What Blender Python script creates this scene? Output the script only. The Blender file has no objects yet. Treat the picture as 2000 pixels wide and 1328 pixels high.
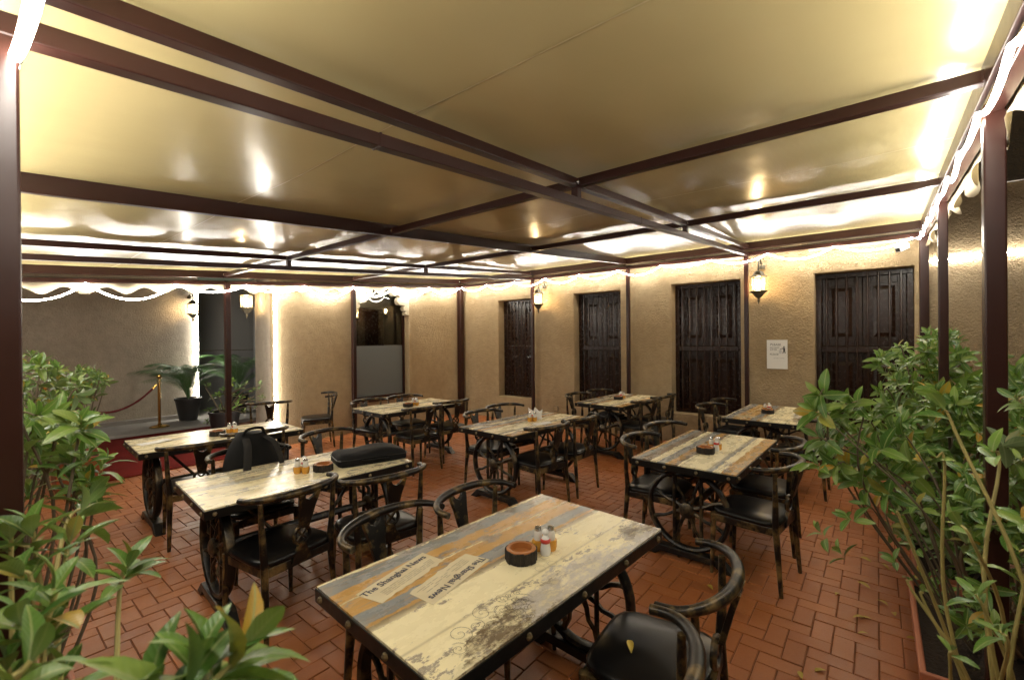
import bpy, bmesh, math, random
import numpy as np
from mathutils import Vector, Matrix
R = math.radians
random.seed(7); np.random.seed(7)
scene = bpy.context.scene
C = scene.collection

# ------------------------------------------------------------------ camera, world, light, exposure
FPX, YAW, PITCH, ROLL, H = 877.7, .6822, -.002, -.0088, 1.68      # focal length in px of a 2000 px wide frame
_f = Vector((math.cos(YAW)*math.cos(PITCH), math.sin(YAW)*math.cos(PITCH), math.sin(PITCH)))
_r = Vector((math.sin(YAW), -math.cos(YAW), 0)); _u = _r.cross(_f)
_r2 = _r*math.cos(ROLL)+_u*math.sin(ROLL); _u2 = _u*math.cos(ROLL)-_r*math.sin(ROLL)
EYE = Vector((0, 0, H))
cam = bpy.data.cameras.new('camera'); cam.sensor_width = 36; cam.lens = FPX/2000*36
cam.clip_start = .02; cam.clip_end = 500
cam.dof.use_dof = True; cam.dof.focus_distance = 3.6; cam.dof.aperture_fstop = 4.0
cam_o = bpy.data.objects.new('camera', cam); C.objects.link(cam_o)
cam_o.matrix_world = Matrix(((_r2.x, _u2.x, -_f.x, 0), (_r2.y, _u2.y, -_f.y, 0), (_r2.z, _u2.z, -_f.z, H), (0, 0, 0, 1)))
scene.camera = cam_o
world = bpy.data.worlds.new('World'); scene.world = world; world.use_nodes = True
wn = world.node_tree.nodes; wl = world.node_tree.links
sky = wn.new('ShaderNodeTexSky'); sky.sky_type = 'NISHITA'; sky.sun_disc = False
sky.sun_elevation = R(4); sky.sun_rotation = R(200)
wl.new(sky.outputs[0], wn['Background'].inputs[0]); wn['Background'].inputs[1].default_value = .02
sun = bpy.data.lights.new('moonlight', 'SUN'); sun.energy = .01; sun.angle = R(.5)
sun_o = bpy.data.objects.new('moonlight', sun); C.objects.link(sun_o); sun_o.rotation_euler = (R(50), 0, R(200))
scene.view_settings.view_transform = 'Standard'; scene.view_settings.look = 'None'
scene.view_settings.exposure = 0.5; scene.view_settings.gamma = 1
scene.cycles.use_denoising = True
scene.cycles.max_bounces = 8; scene.cycles.diffuse_bounces = 4; scene.cycles.glossy_bounces = 4
scene.cycles.transmission_bounces = 4; scene.cycles.transparent_max_bounces = 8
scene.cycles.sample_clamp_indirect = 6
ROPE_L, BULB_L = 72.0, 150.0

def ray(px, py):
    return _r2*((px-1000)/FPX) - _u2*((py-664)/FPX) + _f
def at(px, py, d):               # point along the pixel's direction at depth d
    return EYE + ray(px, py)*d
def proj(p):
    v = Vector(p)-EYE; d = v.dot(_f)
    return (1000+FPX*v.dot(_r2)/d, 664-FPX*v.dot(_u2)/d, d) if d > 1e-3 else (-1e5, -1e5, d)

# ------------------------------------------------------------------ materials
def mat(name, col=(.5,.5,.5), rough=.6, metal=0, spec=.5):
    m = bpy.data.materials.new(name); m.use_nodes = True
    b = m.node_tree.nodes['Principled BSDF']
    b.inputs['Base Color'].default_value = (*col, 1); b.inputs['Roughness'].default_value = rough
    b.inputs['Metallic'].default_value = metal; b.inputs['Specular IOR Level'].default_value = spec
    return m
class N:                          # small node-tree helper
    def __init__(s, m): s.m = m; s.t = m.node_tree; s.n = s.t.nodes; s.b = s.n['Principled BSDF']
    def new(s, k, **kw):
        x = s.n.new(k)
        for a, v in kw.items(): setattr(x, a, v)
        return x
    def link(s, a, b): s.t.links.new(a, b)
    def coord(s, kind='Object', scale=(1,1,1), loc=(0,0,0)):
        c = s.new('ShaderNodeTexCoord'); mp = s.new('ShaderNodeMapping')
        mp.inputs['Scale'].default_value = scale; mp.inputs['Location'].default_value = loc
        s.link(c.outputs[kind], mp.inputs[0]); return mp.outputs[0]
    def wcoord(s, scale=(1,1,1)):
        g = s.new('ShaderNodeNewGeometry'); mp = s.new('ShaderNodeMapping'); mp.inputs['Scale'].default_value = scale
        s.link(g.outputs['Position'], mp.inputs[0]); return mp.outputs[0]
    def noise(s, v, sc=5, det=4, rough=.55, dist=0):
        x = s.new('ShaderNodeTexNoise'); x.inputs['Scale'].default_value = sc; x.inputs['Detail'].default_value = det
        x.inputs['Roughness'].default_value = rough; x.inputs['Distortion'].default_value = dist
        if v is not None: s.link(v, x.inputs['Vector'])
        return x.outputs['Fac']
    def ramp(s, v, stops, interp='LINEAR'):
        x = s.new('ShaderNodeValToRGB'); x.color_ramp.interpolation = interp; e = x.color_ramp.elements
        while len(e) < len(stops): e.new(.5)
        for q, (p, c) in zip(e, stops):
            q.position = p; q.color = (*c, 1) if isinstance(c, tuple) else (c, c, c, 1)
        s.link(v, x.inputs[0]); return x.outputs[0]
    def mix(s, f, a, b, mode='MIX'):
        x = s.new('ShaderNodeMix', data_type='RGBA', blend_type=mode)
        for v, i in ((f, 0), (a, 6), (b, 7)):
            if hasattr(v, 'is_linked'): s.link(v, x.inputs[i])
            elif i == 0: x.inputs[0].default_value = v
            else: x.inputs[i].default_value = (*v, 1) if isinstance(v, tuple) else (v, v, v, 1)
        return x.outputs[2]
    def math(s, op, a, b=0.0, clamp=False):
        x = s.new('ShaderNodeMath', operation=op, use_clamp=clamp)
        for v, i in ((a, 0), (b, 1)):
            if hasattr(v, 'is_linked'): s.link(v, x.inputs[i])
            else: x.inputs[i].default_value = v
        return x.outputs[0]
    def bump(s, h, strength=.5, dist=.01):
        x = s.new('ShaderNodeBump'); x.inputs['Strength'].default_value = strength; x.inputs['Distance'].default_value = dist
        s.link(h, x.inputs['Height']); s.link(x.outputs[0], s.b.inputs['Normal']); return x
    def col(s, v): s.link(v, s.b.inputs['Base Color'])
    def rough(s, v): s.link(v, s.b.inputs['Roughness'])

def stucco(name, c1, c2):
    m = mat(name, c1, .85, 0, .25); n = N(m); w = n.wcoord()
    big = n.noise(w, .8, 6, .66); mid = n.noise(w, 9, 4, .6); fine = n.noise(w, 42, 3, .65)
    n.col(n.mix(n.ramp(mid, [(.35, 0.), (.7, .35)]), n.mix(n.ramp(big, [(.38, 0.), (.62, 1.)]), tuple(x*.93 for x in c1), c2), tuple(x*.62 for x in c1)))
    n.bump(n.math('ADD', n.math('MULTIPLY', mid, .7), fine), 1.0, .024); return m
M = {}
M['stucco'] = stucco('sand_stucco', (.38,.28,.16), (.45,.345,.21))
M['stucco_cold_light'] = stucco('cold_light_tinted_stucco', (.47,.40,.315), (.54,.47,.375))  # same stucco as the sand one, greyed to carry the colder light there
M['plaster'] = stucco('cream_plaster', (.62,.53,.38), (.66,.58,.43))
def paint_steel():
    m = mat('maroon_painted_steel', (.03,.011,.008), .32, 0, .35); n = N(m); w = n.wcoord()
    n.col(n.mix(n.ramp(n.noise(w, 3, 5), [(.4, 0.), (.7, 1.)]), (.028,.0095,.007), (.036,.012,.009)))
    n.rough(n.ramp(n.noise(w, 14, 4), [(.3, .28), (.7, .33)])); return m
M['steel'] = paint_steel()
def brick_mat(name, joined):
    m = mat(name, (.30,.09,.032), .5); n = N(m); w = n.wcoord()
    if joined: rnd = n.new('ShaderNodeAttribute', attribute_name='var').outputs['Fac']
    else: rnd = n.new('ShaderNodeObjectInfo').outputs['Random']
    c = n.ramp(rnd, [(0, (.315,.104,.031)), (.5, (.345,.117,.036)), (1, (.375,.132,.042))])
    st = n.noise(w, 1.3, 5, .6)
    c = n.mix(n.ramp(st, [(.55, 0.), (.78, .5)]), c, (.17,.075,.04))
    c = n.mix(n.ramp(n.noise(w, 60, 3), [(.55, 0.), (.8, .35)]), c, (.18,.06,.026))
    n.col(c); n.rough(n.ramp(n.noise(w, 5, 4), [(.3, .28), (.7, .58)]))
    n.bump(n.math('ADD', n.noise(w, 130, 3, .7), n.math('MULTIPLY', n.noise(w, 14, 3), .8)), .35, .004); return m
M['brick'] = brick_mat('terracotta_brick', False); M['brick_j'] = brick_mat('terracotta_brick_far', True)
m = mat('dark_joint_mortar', (.11,.05,.03), .9); n = N(m); n.col(n.mix(n.noise(n.wcoord(), 25, 4), (.14,.055,.025), (.24,.09,.04))); M['mortar'] = m
def membrane():
    m = mat('cream_coated_canvas', (.56,.47,.27), .2, 0, .36); n = N(m); w = n.wcoord((1,1,1))
    n.col(n.mix(n.noise(w, 2.2, 3), (.51,.42,.205), (.55,.46,.235)))
    n.rough(n.ramp(n.noise(n.wcoord((3,22,3)), 3, 4), [(.3, .17), (.7, .27)]))
    h = n.math('ADD', n.noise(w, 1.7, 2, .4), n.math('MULTIPLY', n.noise(n.wcoord((4,60,4)), 4, 3), .012))
    n.bump(h, .22, .06); return m
M['canvas'] = membrane(); M['seam'] = mat('canvas_weld', (.60,.50,.27), .45)
def cloth_mat():
    m = mat('cream_valance_cloth', (.70,.62,.46), .7); n = N(m)
    tr = n.new('ShaderNodeBsdfTranslucent'); tr.inputs[0].default_value = (.68,.6,.42,1)
    mx = n.new('ShaderNodeMixShader'); mx.inputs[0].default_value = .5
    n.link(n.b.outputs[0], mx.inputs[1]); n.link(tr.outputs[0], mx.inputs[2]); n.link(mx.outputs[0], n.n['Material Output'].inputs[0]); return m
M['valance'] = cloth_mat()
def emis(name, col, s):
    m = bpy.data.materials.new(name); m.use_nodes = True; b = m.node_tree.nodes['Principled BSDF']
    b.inputs['Base Color'].default_value = (.8,.8,.8,1); b.inputs['Emission Color'].default_value = (*col, 1); b.inputs['Emission Strength'].default_value = s; return m
M['rope'] = emis('lit_rope_tube', (1,.945,.84), ROPE_L); M['bulb'] = emis('warm_bulb', (1,.70,.34), BULB_L)
def bronze(name, base, gold, lo=.56, hi=.74, rough=.36):
    m = mat(name, base, rough, .35); n = N(m); o = n.coord('Object', (9,9,9))
    g = n.new('ShaderNodeNewGeometry')
    wear = n.math('MULTIPLY', n.noise(o, 1.0, 6, .65), 1.0)
    pt = n.ramp(g.outputs['Pointiness'], [(.5, 0.), (.60, .13)])
    f = n.ramp(n.math('ADD', wear, pt), [(lo, 0.), (hi, .85)])
    n.col(n.mix(f, base, gold)); n.rough(n.ramp(n.noise(o, 4, 4), [(.3, .30), (.7, .44)])); n.bump(n.noise(o, 5, 4), .12, .002); return m
M['chair_wood'] = bronze('black_lacquer_rubbed_gold', (.011,.009,.0075), (.30,.20,.075), .57, .78)
M['iron'] = bronze('black_cast_iron', (.012,.0105,.0095), (.21,.145,.065), .60, .84, .42)
M['edge'] = bronze('black_table_edge', (.010,.0095,.0085), (.05,.04,.03), .72, .95, .5)
M['stud'] = bronze('aged_brass_stud', (.06,.05,.033), (.26,.19,.09), .5, .75, .3)
def leather():
    m = mat('black_leatherette', (.007,.0065,.0065), .3, 0, .32); n = N(m); o = n.coord('Object')
    n.rough(n.ramp(n.noise(o, 22, 5, .6), [(.3, .29), (.7, .31)])); v = n.new('ShaderNodeTexVoronoi'); v.inputs['Scale'].default_value = 130
    n.link(o, v.inputs['Vector']); n.bump(v.outputs['Distance'], .05, .001); return m
M['leather'] = leather()
def shutter_wood():
    m = mat('dark_brown_varnished_wood', (.018,.008,.005), .3, 0, .4); n = N(m); w = n.wcoord((6,6,.7))
    n.col(n.mix(n.noise(w, 4, 5, .6, .6), (.013,.006,.004), (.034,.014,.0085))); n.rough(n.ramp(n.noise(n.wcoord(), 18, 4), [(.3,.22),(.7,.30)]))
    n.bump(n.noise(n.wcoord((9,9,1)), 9, 4), .25, .002); return m
M['shutter'] = shutter_wood()
M['barpaint'] = mat('brown_gloss_iron', (.035,.017,.011), .22, 0, .6)
M['terracotta'] = mat('terracotta_plastic', (.40,.13,.06), .55); n = N(M['terracotta'])
n.col(n.mix(n.noise(n.wcoord(), 6, 5), (.33,.10,.045), (.45,.16,.08)))
M['soil'] = mat('dark_soil', (.035,.022,.014), 1); n = N(M['soil']); n.bump(n.noise(n.wcoord(), 60, 4), 1, .02)
M['pot'] = mat('black_plastic_pot', (.018,.017,.017), .45)
def carpet_m():
    m = mat('worn_red_carpet', (.16,.015,.012), .95, 0, .1); n = N(m); w = n.wcoord()
    n.col(n.mix(n.noise(w, 3, 5), (.10,.011,.010), (.20,.02,.015))); n.bump(n.noise(w, 220, 2), .8, .01); return m
M['carpet'] = carpet_m()
m = mat('grey_pavement', (.30,.28,.25), .85); n = N(m); n.col(n.mix(n.noise(n.wcoord(), 4, 6), (.24,.22,.20), (.35,.33,.30))); n.bump(n.noise(n.wcoord(), 60, 4), .4, .006); M['pave'] = m
M['brass'] = mat('polished_brass', (.62,.40,.12), .22, 1)
M['velvet'] = mat('dark_red_velvet', (.14,.010,.012), .8)
M['paper'] = mat('white_paper', (.80,.79,.76), .8); M['ink'] = mat('black_ink', (.02,.02,.022), .8); M['greyink'] = mat('grey_ink', (.32,.31,.33), .8)
M['news'] = mat('yellowed_newsprint', (.62,.53,.34), .6); n = N(M['news']); n.col(n.mix(n.noise(n.coord('Object'), 14, 4), (.55,.45,.26), (.68,.61,.43)))
M['newsink'] = mat('newsprint_ink', (.035,.035,.06), .6); M['scrollink'] = mat('brown_print_ink', (.11,.085,.06), .6); M['faintink'] = mat('faint_print_ink', (.34,.30,.22), .6)
M['bagcloth'] = mat('black_nylon', (.006,.006,.0065), .75, 0, .2); n = N(M['bagcloth']); n.bump(n.noise(n.coord('Object'), 300, 2), .3, .002)
M['strapgrey'] = mat('charcoal_mesh_strap', (.022,.021,.02), .85, 0, .2)
M['white_plastic'] = mat('white_plastic', (.75,.74,.71), .4); M['black_plastic'] = mat('black_plastic', (.02,.02,.02), .35)
M['chrome'] = mat('steel_cap', (.6,.6,.6), .25, 1); M['redp'] = mat('red_plastic', (.5,.03,.02), .4)
M['amber'] = mat('amber_cup', (.62,.30,.04), .2); M['clear'] = mat('salt_filled_glass', (.72,.70,.64), .12)
m = mat('ashtray_wood', (.33,.115,.025), .4); n = N(m); n.col(n.mix(n.noise(n.coord('Object'), 40, 4), (.24,.08,.018), (.42,.16,.04))); M['ashwood'] = m
m = mat('ashtray_bark', (.02,.014,.01), .8); n = N(m); n.bump(n.noise(n.coord('Object', (1,1,.2)), 90, 4), 1, .01); M['bark'] = m
m = mat('lantern_bronze', (.10,.085,.055), .5, .4); M['lantern'] = m
m = mat('lantern_pane', (.9,.85,.7), .2); m.node_tree.nodes['Principled BSDF'].inputs['Alpha'].default_value = .18; M['pane'] = m
def glass():
    m = bpy.data.materials.new('window_glass'); m.use_nodes = True; t = m.node_tree; t.nodes.remove(t.nodes['Principled BSDF'])
    g = t.nodes.new('ShaderNodeBsdfGlossy'); g.inputs['Roughness'].default_value = .02; tr = t.nodes.new('ShaderNodeBsdfTransparent'); tr.inputs[0].default_value = (.78,.8,.78,1)
    fr = t.nodes.new('ShaderNodeFresnel'); fr.inputs[0].default_value = 1.5; mx = t.nodes.new('ShaderNodeMixShader')
    t.links.new(fr.outputs[0], mx.inputs[0]); t.links.new(tr.outputs[0], mx.inputs[1]); t.links.new(g.outputs[0], mx.inputs[2]); t.links.new(mx.outputs[0], t.nodes['Material Output'].inputs[0]); return m
M['glass'] = glass()
M['frost'] = mat('frosted_film', (.125,.14,.145), .32)
M['gate'] = mat('grey_painted_metal', (.13,.13,.128), .5); M['dark'] = mat('dark_interior_paint', (.10,.085,.065), .8)
m = mat('twig_bark', (.13,.10,.06), .8); n = N(m); n.col(n.mix(n.noise(n.wcoord(), 30, 4), (.07,.052,.032), (.16,.12,.07))); M['twig'] = m
m = mat('green_yellow_stem', (.34,.30,.09), .55); n = N(m); n.col(n.mix(n.noise(n.wcoord(), 18, 3), (.25,.23,.07), (.42,.34,.12))); M['stem'] = m
def leaf_mat(name, joined):
    m = mat(name, (.05,.11,.025), .36, 0, .5); n = N(m)
    if joined: rnd = n.new('ShaderNodeAttribute', attribute_name='var').outputs['Fac']
    else: rnd = n.new('ShaderNodeObjectInfo').outputs['Random']
    c = n.ramp(rnd, [(0, (.045,.120,.018)), (.45, (.095,.20,.028)), (.75, (.165,.28,.045)), (.94, (.22,.30,.065)), (.965, (.46,.30,.04)), (1, (.50,.27,.03))])
    uv = n.new('ShaderNodeUVMap', uv_map='UVMap'); sp = n.new('ShaderNodeSeparateXYZ'); n.link(uv.outputs[0], sp.inputs[0])
    vein = n.math('ABSOLUTE', n.math('SUBTRACT', sp.outputs[0], .5))
    side = n.math('SINE', n.math('ADD', n.math('MULTIPLY', sp.outputs[1], 55.), n.math('MULTIPLY', vein, -30.)))
    c2 = n.mix(n.ramp(side, [(.6, 0.), (1., .22)]), c, (.19,.28,.09))
    c3 = n.mix(n.ramp(vein, [(.02, 1.), (.05, 0.)]), c2, (.28,.34,.12))
    g = n.new('ShaderNodeNewGeometry')
    c4 = n.mix(g.outputs['Backfacing'], c3, n.mix(.6, c3, (.24,.31,.17)))
    n.col(c4); n.bump(n.math('ADD', side, n.math('MULTIPLY', vein, 4.)), .12, .002)
    tr = n.new('ShaderNodeBsdfTranslucent'); n.link(n.mix(.55, c3, (.16,.26,.03)), tr.inputs[0])
    mx = n.new('ShaderNodeMixShader'); mx.inputs[0].default_value = .25
    n.link(n.b.outputs[0], mx.inputs[1]); n.link(tr.outputs[0], mx.inputs[2]); n.link(mx.outputs[0], n.n['Material Output'].inputs[0]); return m
M['leaf'] = leaf_mat('shrub_leaf', False); M['leaf_j'] = leaf_mat('shrub_leaf_far', True)
m = mat('palm_leaf', (.06,.14,.035), .45); M['palm'] = m
M['dryleaf'] = mat('dry_yellow_leaf', (.42,.30,.05), .6); M['pink'] = mat('pink_petal', (.55,.16,.16), .6)

CREAM, GREY, OCHRE, BROWN = (.86,.76,.48), (.19,.205,.215), (.46,.25,.06), (.14,.09,.05)
def tabletop_mat(name, bands, seed, smear, patches=()):
    """printed laminate: painted planks along the table's length, with paint worn off in ragged patches"""
    m = mat(name, CREAM, .28, 0, .45); n = N(m)
    oi = n.new('ShaderNodeObjectInfo')
    tc = n.new('ShaderNodeTexCoord'); off = n.new('ShaderNodeVectorMath', operation='ADD'); n.link(tc.outputs['Object'], off.inputs[0])
    cb = n.new('ShaderNodeCombineXYZ'); n.link(n.math('MULTIPLY', oi.outputs['Random'], 7.0), cb.inputs[0]); cb.inputs[2].default_value = seed; n.link(cb.outputs[0], off.inputs[1])
    def cs(s):
        mp = n.new('ShaderNodeMapping'); mp.inputs['Scale'].default_value = s; n.link(off.outputs[0], mp.inputs[0]); return mp.outputs[0]
    sp = n.new('ShaderNodeSeparateXYZ'); n.link(tc.outputs['Object'], sp.inputs[0])
    y = n.math('ADD', n.math('DIVIDE', sp.outputs[1], .76), .5)
    rag = n.noise(cs((3,9,1)), 3.2, 8, .68)
    yy = n.math('ADD', y, n.math('MULTIPLY', n.math('SUBTRACT', rag, .5), .085))
    c = n.ramp(yy, bands, 'CONSTANT')
    streak = n.noise(cs((1.2,26,1)), 3, 7, .7); blot = n.noise(cs((2.2,5,1)), 2.6, 7, .66)
    # streaky wear: grey washes over ochre and cream, ochre glow through grey
    c = n.mix(n.ramp(streak, [(.57, 0.), (.63, .85)]), c, n.mix(n.ramp(blot, [(.42, 0.), (.58, 1.)]), GREY, OCHRE))
    creamy = n.ramp(y, smear)
    c = n.mix(n.math('MULTIPLY', creamy, .93), c, CREAM)
    peel = n.noise(cs((3.2,6,1)), 2.1, 10, .74)
    edge = n.math('ADD', peel, n.math('MULTIPLY', n.math('ABSOLUTE', n.math('SUBTRACT', y, .42)), .14))
    c = n.mix(n.ramp(edge, [(.60, 0.), (.615, .9), (.67, .9), (.70, .55)]), c, n.mix(n.noise(cs((9,40,1)), 5, 5), BROWN, (.33,.31,.30)))
    for (qx, qy, rx, ry, dk) in patches:
        ex = n.math('DIVIDE', n.math('SUBTRACT', sp.outputs[0], qx), rx); ey = n.math('DIVIDE', n.math('SUBTRACT', sp.outputs[1], qy), ry)
        rr = n.math('ADD', n.math('ADD', n.math('MULTIPLY', ex, ex), n.math('MULTIPLY', ey, ey)), n.math('MULTIPLY', n.math('SUBTRACT', peel, .5), 5.5))
        fl = n.noise(cs((5,9,1)), 4, 9, .75)
        c = n.mix(n.math('MULTIPLY', n.ramp(n.math('MULTIPLY', rr, .5), [(.42, 1.), (.5, 0.)]), n.ramp(fl, [(.46, 1.), (.60, .25)])), c, n.mix(n.noise(cs((9,30,1)), 5, 5), BROWN if dk else (.36,.34,.33), (.09,.065,.04) if dk else (.55,.50,.44)))
    # fine plank joints
    jt = n.math('PINGPONG', n.math('ADD', y, .003), .125); c = n.mix(n.ramp(jt, [(.0, .55), (.012, 0.)]), c, (.25,.20,.12))
    n.col(n.mix(n.noise(cs((1,1,1)), 5, 4), c, n.mix(.85, tuple(q*.9 for q in CREAM), c)))
    n.rough(n.ramp(blot, [(.3, .2), (.7, .36)])); n.bump(streak, .05, .002); return m
BA = [(0, GREY), (.05, CREAM), (.46, BROWN), (.50, OCHRE), (.52, GREY), (.62, OCHRE), (.735, CREAM), (.75, OCHRE), (.86, GREY), (.965, CREAM), (.985, OCHRE)]
BB = [(0, OCHRE), (.13, CREAM), (.2, GREY), (.26, CREAM), (.52, BROWN), (.56, OCHRE), (.63, GREY), (.72, CREAM), (.80, BROWN), (.88, GREY), (.95, OCHRE)]
BC = [(0, CREAM), (.35, CREAM), (.52, GREY), (.60, BROWN), (.66, CREAM), (.8, GREY), (.88, CREAM), (.95, OCHRE)]
M['topA'] = tabletop_mat('painted_plank_laminate', BA, 3.1, [(.0, .9), (.10, 1.), (.44, 1.), (.50, 0.)], [(-.30,-.35,.26,.09,1), (.05,-.33,.30,.11,0), (.60,-.31,.16,.10,1), (.42,-.37,.3,.05,0), (.06,.02,.05,.03,1)])
M['topB'] = tabletop_mat('painted_plank_laminate_two', BB, 8.4, [(.22, 0.), (.27, .9), (.47, .9), (.52, 0.)])
M['topC'] = tabletop_mat('painted_plank_laminate_three', BC, 5.7, [(.0, 1.), (.42, 1.), (.52, .15), (.7, .7)])

# ------------------------------------------------------------------ mesh helpers
class MB:
    def __init__(s): s.v = []; s.f = []
    def add(s, v, f):
        o = len(s.v); s.v += [tuple(p) for p in v]; s.f += [tuple(i+o for i in q) for q in f]; return s
    def box(s, c, d, rot=None):
        x, y, z = d[0]/2, d[1]/2, d[2]/2
        vs = [Vector((a*x, b*y, e*z)) for a in (-1,1) for b in (-1,1) for e in (-1,1)]
        if rot is not None: vs = [rot @ p for p in vs]
        return s.add([p+Vector(c) for p in vs], [(0,1,3,2),(4,6,7,5),(0,4,5,1),(2,3,7,6),(0,2,6,4),(1,5,7,3)])
    def beam(s, a, b, w, h, up=(0,0,1)):       # square bar; a-b is its top centre line minus nothing: centre line
        a, b = Vector(a), Vector(b); d = (b-a).normalized(); sd = d.cross(Vector(up)).normalized(); u = sd.cross(d)
        vs = [p + sd*(i*w/2) + u*(j*h/2) for p in (a, b) for i in (-1,1) for j in (-1,1)]
        return s.add(vs, [(0,1,3,2),(4,6,7,5),(0,4,5,1),(2,3,7,6),(0,2,6,4),(1,5,7,3)])
    def tube(s, pts, rad, seg=8, caps=True, flat=(1,1)):
        pts = [Vector(p) for p in pts]; n = len(pts)
        if not hasattr(rad, '__len__'): rad = [rad]*n
        t0 = (pts[1]-pts[0]).normalized(); up = Vector((0,0,1)) if abs(t0.z) < .9 else Vector((1,0,0))
        sd = t0.cross(up).normalized(); vs = []
        for i in range(n):
            t = (pts[min(i+1,n-1)]-pts[max(i-1,0)]).normalized(); sd = (sd - t*sd.dot(t)).normalized(); u = sd.cross(t)
            for k in range(seg):
                a = 2*math.pi*k/seg; vs.append(pts[i]+sd*(math.cos(a)*rad[i]*flat[0])+u*(math.sin(a)*rad[i]*flat[1]))
        fs = [(i*seg+k, i*seg+(k+1)%seg, (i+1)*seg+(k+1)%seg, (i+1)*seg+k) for i in range(n-1) for k in range(seg)]
        if caps: fs += [tuple(range(seg))[::-1], tuple((n-1)*seg+k for k in range(seg))]
        return s.add(vs, fs)
    def lathe(s, prof, c=(0,0,0), seg=16, sx=1, sy=1):
        n = len(prof); vs = [(c[0]+r*math.cos(2*math.pi*k/seg)*sx, c[1]+r*math.sin(2*math.pi*k/seg)*sy, c[2]+z) for r, z in prof for k in range(seg)]
        fs = [(i*seg+k, i*seg+(k+1)%seg, (i+1)*seg+(k+1)%seg, (i+1)*seg+k) for i in range(n-1) for k in range(seg)]
        fs += [tuple(range(seg))[::-1], tuple((n-1)*seg+k for k in range(seg))]
        return s.add(vs, fs)
    def ball(s, c, r, seg=8, rings=5, sc=(1,1,1)):
        prof = [(max(1e-4, r*math.sin(math.pi*i/rings)), -r*math.cos(math.pi*i/rings)*sc[2]) for i in range(rings+1)]
        return s.lathe(prof, c, seg, sc[0], sc[1])
    def ring(s, c, R_, r, axis='x', seg=28, rs=6, flat=(1,1)):
        pts = []
        for k in range(seg):
            a = 2*math.pi*k/seg
            for j in range(rs):
                b = 2*math.pi*j/rs; q = R_+r*flat[0]*math.cos(b); h = r*flat[1]*math.sin(b)
                p = {'x': (h, q*math.cos(a), q*math.sin(a)), 'y': (q*math.cos(a), h, q*math.sin(a)), 'z': (q*math.cos(a), q*math.sin(a), h)}[axis]
                pts.append(Vector(p)+Vector(c))
        return s.add(pts, [(k*rs+j, k*rs+(j+1)%rs, ((k+1)%seg)*rs+(j+1)%rs, ((k+1)%seg)*rs+j) for k in range(seg) for j in range(rs)])
    def prism(s, outline, z0, z1, f=lambda u, v, w: (u, v, w)):
        n = len(outline); vs = [f(u, v, z0) for u, v in outline]+[f(u, v, z1) for u, v in outline]
        return s.add(vs, [tuple(range(n))[::-1], tuple(range(n, 2*n))]+[(i, (i+1)%n, n+(i+1)%n, n+i) for i in range(n)])
    def mesh(s, name, m, smooth=False, angle=None):
        me = bpy.data.meshes.new(name); me.from_pydata(s.v, [], s.f); bm = bmesh.new(); bm.from_mesh(me)
        bmesh.ops.recalc_face_normals(bm, faces=bm.faces); bm.to_mesh(me); bm.free()
        me.materials.append(M[m] if isinstance(m, str) else m)
        if smooth:
            me.polygons.foreach_set('use_smooth', [True]*len(me.polygons))
            me.set_sharp_from_angle(angle=R(angle or 40))
        return me
    def build(s, name, m, parent=None, smooth=False, bevel=0, loc=None, angle=None):
        o = bpy.data.objects.new(name, s.mesh(name, m, smooth, angle)); C.objects.link(o)
        if parent: o.parent = parent
        if loc: o.location = loc
        if bevel:
            b = o.modifiers.new('bevel', 'BEVEL'); b.width = bevel; b.segments = 2; b.limit_method = 'ANGLE'; b.angle_limit = R(40)
        return o
def tag(o, label=None, cat=None, group=None, kind=None):
    for k, v in (('label', label), ('category', cat), ('group', group), ('kind', kind)):
        if v: o[k] = v
    return o
def thing(name, label, cat, loc=(0,0,0), rz=0, group=None):
    o = bpy.data.objects.new(name, None); C.objects.link(o); o.location = loc; o.rotation_euler = (0,0,rz); o.empty_display_size = .1
    return tag(o, label, cat, group)
def copy_tree(o, parent=None):
    c = o.copy(); C.objects.link(c); c.parent = parent
    for ch in [x for x in KIDS.get(o.name, [])]: copy_tree(ch, c)
    return c
KIDS = {}
def index_kids(root):
    st = [root]
    while st:
        o = st.pop(); ks = [x for x in bpy.data.objects if x.parent == o]; KIDS[o.name] = ks; st += ks
def text_mesh(txt, size, m, align='LEFT', name='lettering', shear=0, bold=0):
    cu = bpy.data.curves.new(name, 'FONT'); cu.body = txt; cu.size = size; cu.align_x = align; cu.resolution_u = 3; cu.shear = shear; cu.offset = bold
    o = bpy.data.objects.new(name, cu); C.objects.link(o); bpy.context.view_layer.update()
    me = bpy.data.meshes.new_from_object(o.evaluated_get(bpy.context.evaluated_depsgraph_get())); bpy.data.objects.remove(o); me.materials.clear(); me.materials.append(M[m]); return me
def smooth_path(pts, n=24):               # Catmull-Rom
    pts = [Vector(p) for p in pts]; P = [2*pts[0]-pts[1]]+pts+[2*pts[-1]-pts[-2]]; out = []
    segs = len(pts)-1; per = max(1, n//segs)
    for i in range(segs):
        a, b, c, d = P[i:i+4]
        for k in range(per):
            t = k/per; out.append(.5*((2*b)+(c-a)*t+(2*a-5*b+4*c-d)*t*t+(3*b-a-3*c+d)*t**3))
    return out+[pts[-1]]

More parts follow.
